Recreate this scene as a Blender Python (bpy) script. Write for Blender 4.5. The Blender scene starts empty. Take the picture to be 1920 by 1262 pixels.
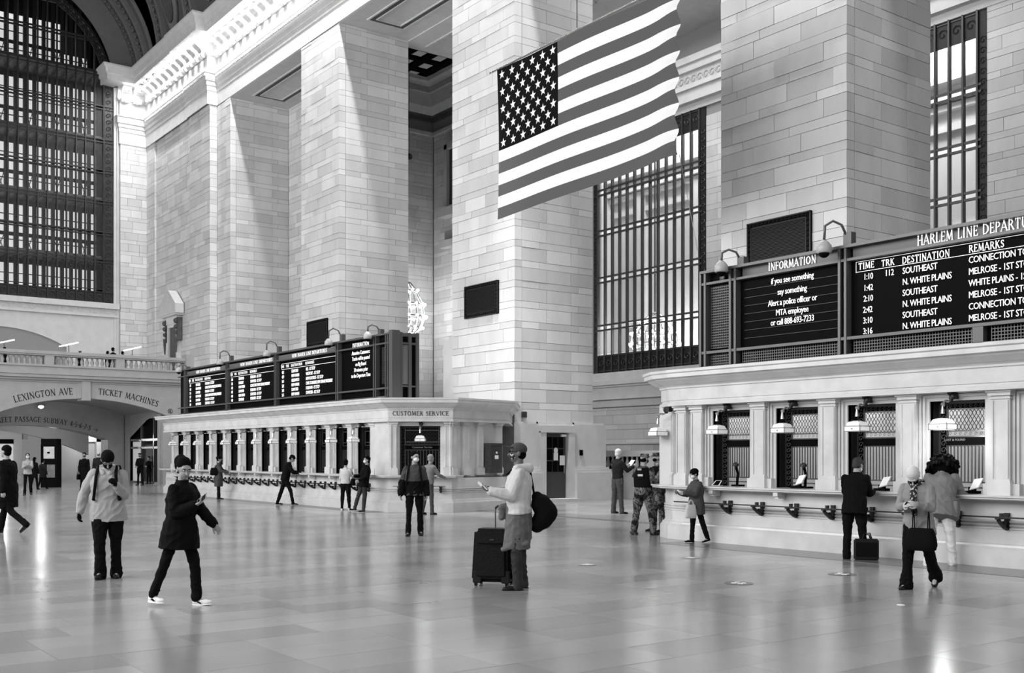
import bpy, bmesh, math, random
from math import sin, cos, atan, pi, radians, sqrt
from mathutils import Vector, Matrix
random.seed(7)
S = bpy.context.scene; C = S.collection
# ------------------------------------------------------------ camera, world, lights, exposure
A = atan(1501/2028); F = 2028.0; HZ = 852.5; EYE = 1.65; cA, sA = cos(A), sin(A)
cd = bpy.data.cameras.new('camera'); cam = bpy.data.objects.new('camera', cd); C.objects.link(cam)
cam.location = (0, 0, EYE); cam.rotation_euler = (pi/2, 0, math.atan2(cA, sA) + 0.0)
cd.sensor_width = 36; cd.lens = 36*F/1920; cd.shift_y = (HZ-631)/1920; cd.clip_end = 400
S.camera = cam
S.view_settings.view_transform = 'Standard'; S.view_settings.look = 'None'; S.view_settings.gamma = 1
S.view_settings.use_curve_mapping = False; S.view_settings.exposure = 0.22
W = bpy.data.worlds.new('world'); S.world = W; W.use_nodes = True
W.node_tree.nodes['Background'].inputs[0].default_value = (0.9, 0.9, 0.9, 1)
W.node_tree.nodes['Background'].inputs[1].default_value = 0.19

def light(kind, name, loc, energy, rot=(0, 0, 0), size=1, size_y=None, **k):
    l = bpy.data.lights.new(name, kind); l.energy = energy
    if kind == 'AREA':
        l.shape = 'RECTANGLE' if size_y else 'DISK'; l.size = size
        if size_y: l.size_y = size_y
    else: l.shadow_soft_size = size
    for a, b in k.items(): setattr(l, a, b)
    o = bpy.data.objects.new(name, l); o.location = loc; o.rotation_euler = rot; C.objects.link(o); return o

# lamp strips hidden under the corona of the great cornice, washing the piers from above
light('AREA', 'cornice_strip_lamp', (-32, 21.22, 23.90), 4600, (radians(-4), 0, 0), 49, 0.22)
light('AREA', 'cornice_corner_lamp', (-61.8, 20.78, 23.90), 950, (radians(-4), 0, 0), 10.2, 0.22)
light('AREA', 'cornice_end_lamp', (-66.2, 20.3, 23.88), 50, (0, radians(-4), 0), 0.10, 1.8)
# daylight through the high windows opposite and behind the camera
light('AREA', 'north_window_daylight', (-28, -14, 14), 12500, (radians(76), 0, 0), 50, 14)
light('AREA', 'west_window_daylight', (16, 4, 15), 2000, (radians(80), 0, radians(90)), 26, 18)

light('SPOT', 'passage_flood_lamp', (-26.5, 17.0, 22.5), 15000, (radians(10), 0, radians(25)), .5, spot_size=radians(38), spot_blend=.7)
# ------------------------------------------------------------ picture measurements to points of the hall
def ray(px, py):
    r = (px-960)/F; u = (HZ-py)/F
    return (-cA+sA*r, sA+cA*r, u)
def onY(px, py, y):
    a = ray(px, py); t = y/a[1]; return Vector((a[0]*t, y, EYE+a[2]*t))
def onX(px, py, x):
    a = ray(px, py); t = x/a[0]; return Vector((x, a[1]*t, EYE+a[2]*t))
def onZ(px, py, z=0.0):
    a = ray(px, py); t = (z-EYE)/a[2]; return Vector((a[0]*t, a[1]*t, z))

# ------------------------------------------------------------ materials (greys only: the picture is monochrome)
MATS = {}
def mat(name, v, rough=0.6, rnd=0.0, noise=0.0, nscale=3.0, bump=0.0, bscale=30.0, metal=0.0, emit=0.0, island=False, alpha=None, streak=False, spec=0.5):
    m = bpy.data.materials.new(name); m.use_nodes = True; nt = m.node_tree; N = nt.nodes; L = nt.links
    b = N['Principled BSDF']
    b.inputs['Base Color'].default_value = (v, v, v, 1); b.inputs['Roughness'].default_value = rough
    b.inputs['Metallic'].default_value = metal; b.inputs['Specular IOR Level'].default_value = spec
    cur = None
    def mul(src, fac_socket, lo, hi):
        mr = N.new('ShaderNodeMapRange'); mr.inputs['To Min'].default_value = lo; mr.inputs['To Max'].default_value = hi
        L.new(fac_socket, mr.inputs['Value'])
        mm = N.new('ShaderNodeMath'); mm.operation = 'MULTIPLY'
        if src is None: mm.inputs[0].default_value = v
        else: L.new(src, mm.inputs[0])
        L.new(mr.outputs[0], mm.inputs[1]); return mm.outputs[0]
    if rnd:
        if island: s_ = N.new('ShaderNodeNewGeometry').outputs['Random Per Island']
        else: s_ = N.new('ShaderNodeObjectInfo').outputs['Random']
        cur = mul(cur, s_, 1-rnd, 1+rnd)
    if noise or bump:
        tc = N.new('ShaderNodeNewGeometry')
        mp = N.new('ShaderNodeMapping'); L.new(tc.outputs['Position'], mp.inputs['Vector'])
        if streak: mp.inputs['Scale'].default_value = (1, 1, 0.35)
    if noise:
        n = N.new('ShaderNodeTexNoise'); n.inputs['Scale'].default_value = nscale; n.inputs['Detail'].default_value = 5
        L.new(mp.outputs[0], n.inputs['Vector'])
        cur = mul(cur, n.outputs['Fac'], 1-noise*1.6, 1+noise*1.6)
    if cur is not None:
        L.new(cur, b.inputs['Base Color'])
    if bump:
        n2 = N.new('ShaderNodeTexNoise'); n2.inputs['Scale'].default_value = bscale; n2.inputs['Detail'].default_value = 3
        L.new(mp.outputs[0], n2.inputs['Vector'])
        bp = N.new('ShaderNodeBump'); bp.inputs['Strength'].default_value = bump; bp.inputs['Distance'].default_value = 0.02
        L.new(n2.outputs['Fac'], bp.inputs['Height']); L.new(bp.outputs[0], b.inputs['Normal'])
    if emit:
        b.inputs['Emission Color'].default_value = (1, 1, 1, 1); b.inputs['Emission Strength'].default_value = emit
    if alpha is not None: b.inputs['Alpha'].default_value = alpha
    MATS[name] = m; return m
def glassmat(name, t=0.8, rough=0.05, gmax=.13):
    m = bpy.data.materials.new(name); m.use_nodes = True; nt = m.node_tree; N = nt.nodes; L = nt.links
    N.remove(N['Principled BSDF']); out = N['Material Output']
    a = N.new('ShaderNodeBsdfTransparent'); a.inputs[0].default_value = (t, t, t, 1)
    g = N.new('ShaderNodeBsdfGlossy'); g.inputs['Roughness'].default_value = rough
    fr = N.new('ShaderNodeLayerWeight'); fr.inputs['Blend'].default_value = 0.25
    mx = N.new('ShaderNodeMixShader'); L.new(fr.outputs['Facing'], mx.inputs[0]); 
    mr = N.new('ShaderNodeMapRange'); mr.inputs['To Max'].default_value = gmax; mr.inputs['To Min'].default_value = 0.02
    L.new(fr.outputs['Facing'], mr.inputs['Value']); L.new(mr.outputs[0], mx.inputs[0])
    L.new(a.outputs[0], mx.inputs[1]); L.new(g.outputs[0], mx.inputs[2]); L.new(mx.outputs[0], out.inputs[0])
    MATS[name] = m; return m
STONE = mat('stone_block_face', 0.60, 0.55, rnd=0.14, noise=0.10, nscale=1.6, bump=0.25, bscale=22, streak=True)
STONEI = mat('stone_joined', 0.60, 0.55, rnd=0.14, noise=0.10, nscale=1.6, bump=0.25, bscale=22, island=True, streak=True)
JOINT = mat('stone_joint', 0.26, 0.9)
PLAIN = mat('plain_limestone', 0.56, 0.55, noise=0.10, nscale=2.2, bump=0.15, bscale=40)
MARBLE = mat('polished_marble', 0.60, 0.22, noise=0.16, nscale=2.6, bump=0.03, bscale=60)
CARVED = mat('carved_limestone', 0.50, 0.6, noise=0.2, nscale=8, bump=1.0, bscale=14)
DARKCARVE = mat('dark_carved_plaster', 0.07, 0.7, noise=0.35, nscale=5, bump=1.0, bscale=9)
VAULT = mat('vault_plaster', 0.085, 0.7, noise=0.12, nscale=2, bump=0.2, bscale=12)
VAULTL = mat('vault_plaster_pale', 0.15, 0.7, noise=0.12, nscale=3, bump=0.2, bscale=12)
BRONZE = mat('dark_bronze', 0.02, 0.45, metal=0.2, noise=0.2, nscale=20, spec=.35)
BRONZEL = mat('bronze_frame', 0.07, 0.4, metal=0.5)
BRASS = mat('worn_brass', 0.42, 0.25, metal=0.9)
BLACK = mat('black_board', 0.003, 0.5, spec=.03)
DARK = mat('shaded_interior', 0.012, 0.8, spec=.1)  # near-black colour stands in for the shade of unlit rooms and shafts
MESH = mat('dark_mesh', 0.06, 0.5)
WHITE = mat('white_lettering', 0.85, 0.5, emit=0.5)
PAPER = mat('white_paper', 0.85, 0.7)
INK = mat('incised_black_letters', 0.012, 0.6, spec=.1)
LAMPGLASS = mat('milk_glass', 0.75, 0.3, emit=0.18)
LAMPLIT = mat('lit_milk_glass', 0.85, 0.3, emit=1.3)
BULB = mat('glowing_bulb', 0.9, 0.3, emit=28.0)
DAYPANE = mat('daylit_window_pane', 0.6, 0.4, emit=0.62, noise=0.25, nscale=0.8)
INNER = mat('corridor_plaster', 0.62, 0.7, noise=0.08, nscale=1.0)
GLASS = glassmat('clear_glass', 0.85); GLASSD = glassmat('dulled_glass', 0.9, .5, .03)  # second glass roughened to mute the strip lamp's reflection in the great window
PLAIN_SHADED = mat('shaded_limestone', 0.36, 0.55, noise=0.10, nscale=2.2, bump=0.15, bscale=40)  # pale limestone again, shade of balcony and passage darkened into its colour
WALLP = mat('passage_plaster', 0.50, 0.6, noise=0.05, nscale=1)

# ------------------------------------------------------------ builders
def link(o, parent=None, label=None, cat=None, group=None, kind=None):
    C.objects.link(o)
    if parent is not None:
        o.parent = parent
        o.matrix_parent_inverse = Matrix.Translation(-Vector(parent.location)) if not parent.parent else Matrix.Identity(4)
    if label: o['label'] = label
    if cat: o['category'] = cat
    if group: o['group'] = group
    if kind: o['kind'] = kind
    return o
def thing(name, label, cat, group=None, loc=(0, 0, 0), kind=None):
    o = bpy.data.objects.new(name, None); o.empty_display_size = 0.1; o.location = loc
    return link(o, None, label, cat, group, kind)
class MB:
    def __init__(s): s.v = []; s.f = []; s.m = []; s.mi = 0; s.smooth = []; s.sm = False
    def add(s, vs, fs):
        n = len(s.v); s.v += [tuple(p) for p in vs]
        for f in fs: s.f.append(tuple(i+n for i in f)); s.m.append(s.mi); s.smooth.append(s.sm)
        return s
    def box(s, x0, x1, y0, y1, z0, z1):
        if x0 > x1: x0, x1 = x1, x0
        if y0 > y1: y0, y1 = y1, y0
        if z0 > z1: z0, z1 = z1, z0
        return s.add([(x0,y0,z0),(x1,y0,z0),(x1,y1,z0),(x0,y1,z0),(x0,y0,z1),(x1,y0,z1),(x1,y1,z1),(x0,y1,z1)],
              [(0,3,2,1),(4,5,6,7),(0,1,5,4),(1,2,6,5),(2,3,7,6),(3,0,4,7)])
    def bar(s, a, b, w, t=None, up=(0, 0, 1)):
        a = Vector(a); b = Vector(b); t = t or w; d = (b-a).normalized(); u = Vector(up)
        if abs(d.dot(u)) > 0.95: u = Vector((1, 0, 0)) if abs(d.x) < 0.9 else Vector((0, 1, 0))
        e = d.cross(u).normalized()*w/2; g = e.cross(d).normalized()*t/2
        vs = [p+i*e+j*g for p in (a, b) for i, j in ((-1,-1),(1,-1),(1,1),(-1,1))]
        return s.add(vs, [(0,1,2,3),(7,6,5,4),(0,4,5,1),(1,5,6,2),(2,6,7,3),(3,7,4,0)])
    def tube(s, pts, r, seg=8, cap=True):
        pts = [Vector(p) for p in pts]; rs = r if isinstance(r, (list, tuple)) else [r]*len(pts)
        rings = []; ref = None
        for i, p in enumerate(pts):
            d = (pts[min(i+1, len(pts)-1)]-pts[max(i-1, 0)]).normalized()
            if ref is None: ref = Vector((0, 0, 1)) if abs(d.z) < 0.9 else Vector((1, 0, 0))
            e = d.cross(ref).normalized(); g = e.cross(d).normalized(); ref = g
            rings.append([p+rs[i]*(cos(2*pi*k/seg)*e+sin(2*pi*k/seg)*g) for k in range(seg)])
        vs = [q for rg in rings for q in rg]; fs = []
        for i in range(len(pts)-1):
            for k in range(seg):
                a = i*seg+k; b = i*seg+(k+1) % seg; fs.append((a, b, b+seg, a+seg))
        if cap: fs.append(tuple(range(seg-1, -1, -1))); fs.append(tuple((len(pts)-1)*seg+k for k in range(seg)))
        return s.add(vs, fs)
    def lathe(s, prof, c=(0, 0, 0), seg=12, squash=1.0):
        vs = []; fs = []
        for r, z in prof:
            for k in range(seg): vs.append((c[0]+r*cos(2*pi*k/seg), c[1]+r*squash*sin(2*pi*k/seg), c[2]+z))
        for i in range(len(prof)-1):
            for k in range(seg):
                a = i*seg+k; b = i*seg+(k+1) % seg; fs.append((a, b, b+seg, a+seg))
        fs.append(tuple(range(seg-1, -1, -1))); fs.append(tuple((len(prof)-1)*seg+k for k in range(seg)))
        return s.add(vs, fs)
    def ball(s, c, r, seg=10, rings=6, sc=(1, 1, 1)):
        vs = [(c[0], c[1], c[2]-r*sc[2])]; fs = []
        for i in range(1, rings):
            t = -pi/2+pi*i/rings
            for k in range(seg):
                vs.append((c[0]+r*sc[0]*cos(t)*cos(2*pi*k/seg), c[1]+r*sc[1]*cos(t)*sin(2*pi*k/seg), c[2]+r*sc[2]*sin(t)))
        vs.append((c[0], c[1], c[2]+r*sc[2])); n = len(vs)-1
        for k in range(seg): fs.append((0, 1+(k+1) % seg, 1+k)); fs.append((n, n-seg+k, n-seg+(k+1) % seg))
        for i in range(rings-2):
            for k in range(seg):
                a = 1+i*seg+k; b = 1+i*seg+(k+1) % seg; fs.append((a, b, b+seg, a+seg))
        return s.add(vs, fs)
    def sweep(s, prof, path, close=False):
        """prof: (out, z) points; path: plan points (x, y, nx, ny) where n is the outward miter direction"""
        vs = []; fs = []; n = len(prof)
        for (x, y, nx, ny) in path:
            for o, z in prof: vs.append((x+nx*o, y+ny*o, z))
        for i in range(len(path)-1):
            for k in range(n-1):
                a = i*n+k; fs.append((a, a+1, a+n+1, a+n))
        return s.add(vs, fs)
    def poly(s, pts, th, axis):
        """flat outline (list of 3d points) extruded by vector axis*th"""
        n = len(pts); a = [Vector(p) for p in pts]; b = [p+Vector(axis)*th for p in a]
        fs = [tuple(range(n-1, -1, -1)), tuple(range(n, 2*n))]+[(i, (i+1) % n, n+(i+1) % n, n+i) for i in range(n)]
        return s.add(a+b, fs)
    def build(s, name, m, parent=None, label=None, cat=None, group=None, kind=None, smooth=False):
        me = bpy.data.meshes.new(name); me.from_pydata(s.v, [], s.f)
        ms = m if isinstance(m, (list, tuple)) else [m]
        for q in ms: me.materials.append(q)
        if len(ms) > 1: me.polygons.foreach_set('material_index', s.m)
        if smooth: me.polygons.foreach_set('use_smooth', [True]*len(s.f))
        me.update()
        bm = bmesh.new(); bm.from_mesh(me); bmesh.ops.recalc_face_normals(bm, faces=bm.faces); bm.to_mesh(me); bm.free()
        return link(bpy.data.objects.new(name, me), parent, label, cat, group, kind)
def bx(name, m, x0, x1, y0, y1, z0, z1, parent=None, **k): return MB().box(x0, x1, y0, y1, z0, z1).build(name, m, parent, **k)
def dup(o, loc, parent=None, rotz=None, label=None, scale=None):
    r = o.copy(); C.objects.link(r)
    if parent is None: r.location = loc
    if rotz is not None: r.rotation_euler = (0, 0, rotz)
    if label: r['label'] = label
    def kids(src, dst):
        for ch in list(src.children):
            c = ch.copy(); C.objects.link(c); c.parent = dst; kids(ch, c)
    kids(o, r); return r
UNIT = None
def stone(x0, x1, y0, y1, z0, z1, parent, m=None, name='stone_block'):
    global UNIT
    if UNIT is None:
        b = MB().box(-.5, .5, -.5, .5, -.5, .5); me = bpy.data.meshes.new('stone_block'); me.from_pydata(b.v, [], b.f); me.materials.append(STONE); UNIT = me
    o = bpy.data.objects.new(name, UNIT)
    o.location = ((x0+x1)/2, (y0+y1)/2, (z0+z1)/2); o.scale = (abs(x1-x0), abs(y1-y0), abs(z1-z0))
    C.objects.link(o); o.parent = parent
    if parent: o.matrix_parent_inverse = Matrix.Translation(-Vector(parent.location))
    return o
def courses(z0, z1, tall=0.46, short=0.235):
    z = z0; k = 0; out = []
    while z < z1-0.05:
        h_ = tall if k % 2 == 0 else short
        out.append((z, min(z+h_, z1), k)); z += h_; k += 1
    return out
TALLF = [(0, .10, .45, .83, 1), (0, .28, .66, 1), (0, .10, .45, .83, 1), (0, .22, .55, .9, 1)]
SHRTF = [(0, .19, .57, 1), (0, .33, .78, 1), (0, .14, .57, 1)]
TALLS = [(0, .335, .68, 1)]; SHRTS = [(0, .235, .79, 1)]
def face_y(x0, x1, y, z0, z1, parent, patt=(TALLF, SHRTF), wmul=None, g=0.006, cut=None, facedir=-1, maxn=300, tall=.46, short=.235, t=.3):
    """courses of blocks on a face of constant y looking towards -y, each a part; anything past maxn joined"""
    n = 0; rest = MB(); cs = courses(z0, z1, tall, short); fr = 0
    for (a, b, k) in cs:
        if wmul:
            w = (1.22 if k % 2 == 0 else 1.6)*wmul; offs = (k*0.37 % 1)*w; xs = [x0]; x = x0+offs
            while x < x1-.25:
                if x > x0+.25: xs.append(x)
                x += w*random.uniform(.85, 1.15)
            xs.append(x1)
        else:
            P = patt[k % 2]; pp = P[(k//2) % len(P)]; xs = [x0+q*(x1-x0) for q in pp]
        for i in range(len(xs)-1):
            pr = random.uniform(0, 0.016)*random.choice((0.3, .3, 1)); q0, q1 = xs[i]+g, xs[i+1]-g; c0, c1 = a+g, b-g
            if cut and cut(q0, q1, c0, c1): continue
            if n < maxn: stone(q0, q1, y-pr, y+t, c0, c1, parent); n += 1
            else: rest.box(q0, q1, y-pr, y+t, c0, c1)
    if rest.f: rest.build('stone_blocks', STONEI, parent, kind='stuff')
    return n
def face_x(y0, y1, x, z0, z1, parent, patt=(TALLS, SHRTS), wmul=None, g=0.006, cut=None, maxn=300, t=.3, tall=.46, short=.235):
    n = 0; rest = MB()
    for (a, b, k) in courses(z0, z1, tall, short):
        if wmul:
            w = (1.22 if k % 2 == 0 else 1.6)*wmul; offs = (k*0.37 % 1)*w; ys = [y0]; y = y0+offs
            while y < y1-.25:
                if y > y0+.25: ys.append(y)
                y += w*random.uniform(.85, 1.15)
            ys.append(y1)
        else:
            P = patt[k % 2]; pp = P[(k//2) % len(P)]; ys = [y0+q*(y1-y0) for q in pp]
        for i in range(len(ys)-1):
            pr = random.uniform(0, 0.014)*random.choice((0.3, .3, 1)); q0, q1 = ys[i]+g, ys[i+1]-g; c0, c1 = a+g, b-g
            if cut and cut(q0, q1, c0, c1): continue
            if n < maxn: stone(x-t, x+pr, q0, q1, c0, c1, parent); n += 1
            else: rest.box(x-t, x+pr, q0, q1, c0, c1)
    if rest.f: rest.build('stone_blocks', STONEI, parent, kind='stuff')
    return n
# ============================================================ FLOOR
FLOORM = mat('polished_floor_stone', 0.28, 0.2, rnd=0.17, noise=0.14, nscale=.9, spec=0.7)
FLOORI = mat('polished_floor_stone_joined', 0.28, 0.2, rnd=0.17, noise=0.14, nscale=.9, island=True, spec=0.7)
for m_ in (FLOORM, FLOORI):       # worn polish: roughness wanders
    nt = m_.node_tree; n = nt.nodes.new('ShaderNodeTexNoise'); n.inputs['Scale'].default_value = .5; n.inputs['Detail'].default_value = 4
    g = nt.nodes.new('ShaderNodeNewGeometry'); nt.links.new(g.outputs['Position'], n.inputs['Vector'])
    r = nt.nodes.new('ShaderNodeMapRange'); r.inputs['To Min'].default_value = 0.13; r.inputs['To Max'].default_value = 0.25
    nt.links.new(n.outputs['Fac'], r.inputs['Value']); nt.links.new(r.outputs[0], nt.nodes['Principled BSDF'].inputs['Roughness'])
FLOORD = mat('dark_floor_border', 0.13, 0.25, noise=0.15, nscale=2)
floor = bx('floor', mat('floor_bed', 0.18, 0.5), -105, 14, -16, 42, -0.30, -0.03, kind='structure', label='bed under the polished stone floor of the concourse')
tiles = []
W_, L_ = 0.575, 1.16
for i in range(int((14+100)/W_)):
    x0 = -100+i*W_; off = random.choice((0, .33, .5, .66))*L_
    y = -14-off
    while y < 40:
        tiles.append((x0, x0+W_, y, y+L_)); y += L_
def vis(t):
    x = (t[0]+t[1])/2; y = (t[2]+t[3])/2; d = -cA*x+sA*y; r = sA*x+cA*y
    if d < 6.5: return 999
    return d if abs(r/d) < 0.52 else 500+d
tiles.sort(key=vis)
tm = None
rest = MB()
for i, (a, b, c, d) in enumerate(tiles):
    g = 0.0018; dz = random.uniform(-.0006, .0006)
    if (c > 14.0 and c < 15.6 and a > -13.5): pass
    if i < 290:
        q = MB().box(a+g, b-g, c+g, d-g, -0.03, dz) if tm is None else None
        if tm is None:
            me_ = bpy.data.meshes.new('floor_tile'); u = MB().box(-.5, .5, -.5, .5, -1, 0); me_.from_pydata(u.v, [], u.f); me_.materials.append(FLOORM); tm = me_
        o = bpy.data.objects.new('tile', tm); o.location = ((a+b)/2, (c+d)/2, dz); o.scale = (b-a-2*g, d-c-2*g, .03); C.objects.link(o); o.parent = floor
    else: rest.box(a+g, b-g, c+g, d-g, -0.03, dz)
rest.build('tiles', FLOORI, floor, kind='stuff')
MB().box(-14.6, 6, 14.15, 15.2, 0.0, 0.004).build('border_strip', FLOORD, floor, label='dark stone strip along the foot of the nearer ticket counter')
MB().box(-46.5, -27.3, 15.0, 15.75, 0.0, 0.004).build('border_strip', FLOORD, floor, label='dark stone strip along the foot of the farther ticket counter')
MB().box(-27.5, -14.5, 18.0, 18.35, 0.0, 0.004).build('border_strip', FLOORD, floor, label='thin dark band crossing the floor between the two counters')
# ============================================================ PIERS (square stone piers on the south side)
YP = 22.0; YB = 25.5; ZS = 20.5
def pier(x0, x1, ztop, label, zbot=3.0, y1=YB):
    p = bx('pier', JOINT, x0+.03, x1-.03, YP+.03, y1+.01, 0, ZS+.2, label=label, kind='structure')
    face_y(x0, x1, YP, zbot, ztop, p, maxn=170)
    face_x(YP+.31, y1, x1, zbot, ztop, p, maxn=125)
    return p
pier2 = pier(-46.16, -42.39, ZS, 'stone pier behind the farther departure board, beside the corner recess')
pier3 = pier(-33.43, -29.57, 18.6, 'stone pier behind the flag with the door at its foot', zbot=2.75)
pier4 = pier(-20.2, -16.15, 14.6, 'stone pier behind the nearer departure board')
# foot of pier 3: smooth dado, moulded base, doorway
px1 = -29.57
MB().box(-33.6, px1+.10, YP-.1, YB, 0, 0).v
b = MB()
for (o, z0, z1) in ((.30, 0, 1.02), (.24, 1.02, 1.12), (.18, 1.12, 1.2), (.10, 1.2, 2.72), (.04, 2.72, 2.78)):
    b.box(-33.43-o, px1+o, YP-o, 22.98, z0, z1); b.box(-33.43-o, px1+o, 24.52, YB+.45+o, z0, z1)
b.box(-33.4, px1+.04, 22.9, 24.6, 2.62, 2.78)
b.box(-33.4, px1-.35, 22.9, 24.6, 0, 2.7)
b.build('pier_base', PLAIN, pier3, label='smooth stone dado with a moulded base')
d = MB()
d.box(px1-.2, px1+.18, 22.98, 23.24, 0, 2.46); d.box(px1-.2, px1+.18, 24.26, 24.52, 0, 2.46); d.box(px1-.2, px1+.2, 22.98, 24.52, 2.42, 2.66)
d.build('door_surround', PLAIN, pier3)
bx('door_step', PLAIN, px1-.1, px1+.5, 23.0, 24.5, 0, .12, parent=pier3)
dr = bx('door_1', BRONZEL, px1-.03, px1+.01, 23.28, 24.22, .12, 2.38, kind='structure', label='bronze door with small dark panes in the side of the pier')
for k in range(3):
    for j, (z0, z1) in enumerate(((1.05, 1.42), (1.46, 1.84), (1.88, 2.26))):
        bx('pane', BLACK, px1+.005, px1+.02, 23.40+k*.25, 23.62+k*.25, z0, z1, parent=dr)
bx('kick_plate', BRONZEL, px1+.005, px1+.02, 23.36, 24.14, .2, .88, parent=dr)
bx('handle', BRASS, px1+.01, px1+.05, 24.12, 24.16, 1.0, 1.25, parent=dr)
MB().box(px1+.022, px1+.024, 23.68, 23.88, 1.45, 1.72).ball((px1+.023, 23.78, 1.8), .1, sc=(.02, 1, 1)).build('door_notice', PAPER, dr, label='white notice cut round at its top')
bx('hanging_notice', PAPER, px1+.028, px1+.031, 23.95, 24.18, 1.28, 1.62, parent=dr, label='white sheet hung askew over the panes').rotation_euler = (0, 0, 0)
bx('door_closer', PAPER, px1+.0, px1+.08, 24.0, 24.22, 2.28, 2.36, parent=dr)
def smallbox(name, x, y, z, w, h_, m, label, cat, dx=.06):
    o = MB().box(x, x+dx, y-w/2, y+w/2, z-h_/2, z+h_/2).box(x+dx, x+dx+.01, y-w*.3, y+w*.3, z-h_*.35, z+h_*.1).build(name, m, None, label, cat); return o
smallbox('intercom_box', px1+.02, 22.36, 3.02, .18, .2, BRONZEL, 'small metal box high on the pier to the left of the door', 'box', .08)
smallbox('card_reader', px1+.1, 24.85, 1.72, .12, .2, BLACK, 'small black reader on the dado to the right of the door', 'reader')
# ---------- corner block and corner pier
cp = bx('wall_south', JOINT, -67.2, -54.72, YP+.03, YP+6, 0, ZS+.2, label='pale block wall at the corner of the hall beside the great window', kind='structure')
def nicheut(q0, q1, c0, c1): return q0 > -63.6 and q1 < -61.0 and c1 < 9.4
face_y(-56.5, -54.69, YP, 3, ZS, cp, wmul=.6, maxn=60)
face_x(YP+.31, 25.31, -54.69, 3, ZS, cp, maxn=125)
face_y(-67.2, -65.45, 21.55, 5, 20.9, cp, wmul=.8, maxn=60)
face_y(-65.45, -59.63, 21.66, 5, 20.9, cp, cut=nicheut, wmul=.95, maxn=170, t=.4)
face_y(-59.63, -56.56, 21.60, 5, 21.2, cp, cut=nicheut, wmul=.9, maxn=85, t=.4)
face_x(21.62, 22.02, -56.56, 5, 21.2, cp, patt=([(0, 1)], [(0, 1)]), maxn=50)
bx('core', JOINT, -67.2, -56.59, 21.7, 22.1, 0, 21.2, parent=cp)
# recess of bay 1: back wall
w1 = bx('wall_bay', JOINT, -54.7, -46.1, 25.34, 26.2, 0, ZS, label='dark back wall of the first recess', kind='structure')
face_y(-54.66, -46.2, 25.31, 3, ZS, w1, wmul=1.0, maxn=60)
# ---------- soffits over the bays with recessed panel
def soffit(x0, x1, label, yb=YB):
    s = bx('trim_soffit', PLAIN, x0-.1, x1+.1, YP+.02, yb, ZS, ZS+.5, label=label, kind='structure')
    f = MB(); a, b, c, d_ = x0+1.0, x1-1.0, YP+.8, yb-.85
    for k, (o, dz, w) in enumerate(((0, .05, .08), (.30, .06, .05))):
        f.box(a+o, b-o, c+o, c+o+w, ZS-dz, ZS+.01); f.box(a+o, b-o, d_-o-w, d_-o, ZS-dz, ZS+.01)
        f.box(a+o, a+o+w, c+o+w, d_-o-w, ZS-dz, ZS+.01); f.box(b-o-w, b-o, c+o+w, d_-o-w, ZS-dz, ZS+.01)
    f.build('panel_moulding', PLAIN, s)
    f = MB(); o = .09; w = .2
    f.box(a+o, b-o, c+o, c+o+w, ZS-.03, ZS+.01); f.box(a+o, b-o, d_-o-w, d_-o, ZS-.03, ZS+.01)
    f.box(a+o, a+o+w, c+o+w, d_-o-w, ZS-.03, ZS+.01); f.box(b-o-w, b-o, c+o+w, d_-o-w, ZS-.03, ZS+.01)
    f.build('carved_band', DARKCARVE, s, label='dark carved band')
soffit(-54.69, -46.16, 'ceiling of the corner recess with a carved panel band')
soffit(-42.39, -33.43, 'ceiling of the second bay with a carved panel band')
soffit(-29.57, -20.2, 'ceiling of the bay behind the flag')
# ============================================================ ENTABLATURE AND CORNICE
trim = thing('trim_1', 'great stone cornice with lamp-lit brackets above the piers', None, kind='structure'); del trim['label']
trim['label'] = 'great stone cornice with lamp-lit brackets above the piers'
def entab(path, seg, zlow):
    pr = [(0.02, zlow), (.02, 21.25), (.05, 21.25), (.05, 21.5), (.10, 21.52), (.10, 21.72), (.16, 21.76), (.18, 21.85), (.18, 22.1), (.25, 22.15), (.25, 22.2), (0, 22.24), (0, 23.12), (.1, 23.16), (.16, 23.25), (.16, 23.3)]
    MB().sweep(pr, path).build('architrave_and_frieze', PLAIN, trim)
    pr = [(.16, 23.3), (.1, 23.95), (1.02, 23.98), (1.02, 24.3), (1.1, 24.34), (1.16, 24.6), (1.3, 24.75), (1.3, 24.85), (0, 25.1), (-.6, 25.1)]
    MB().sweep(pr, path).build('corona', PLAIN, trim)
# plan path: points with outward normals (miters)
YE = 21.6
pathA = [(-67.2+.0, 21.55, 0, 0)]
pathS = [(-65.4, 19.75, 1, -1), (-65.4, 19.75, 1, -1)]
# end-wall return pilaster (faces +x), corner, then the south side with its break
P_ = [(-67.35, 19.9, 0, -1), (-66.9, 19.9, 1, -1), (-66.9, 21.5, 1, -1), (-59.63, 21.5, 0, -1), (-59.62, 21.44, 0, -1), (-56.5, 21.44, 1, -1), (-56.5, YP-.0, 1, -1), (0, YP, 0, -1)]
entab(P_, 0, 20.52)
dt = MB()
for k in range(62*5):
    x = -66.4+k*.2
    y = 21.5 if x < -59.63 else (21.44 if x < -56.4 else YP)
    if x > -36: break
    dt.box(x, x+.1, y-.26, y, 21.95, 22.08)
dt.build('dentils', PLAIN, trim, kind='stuff')
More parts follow.
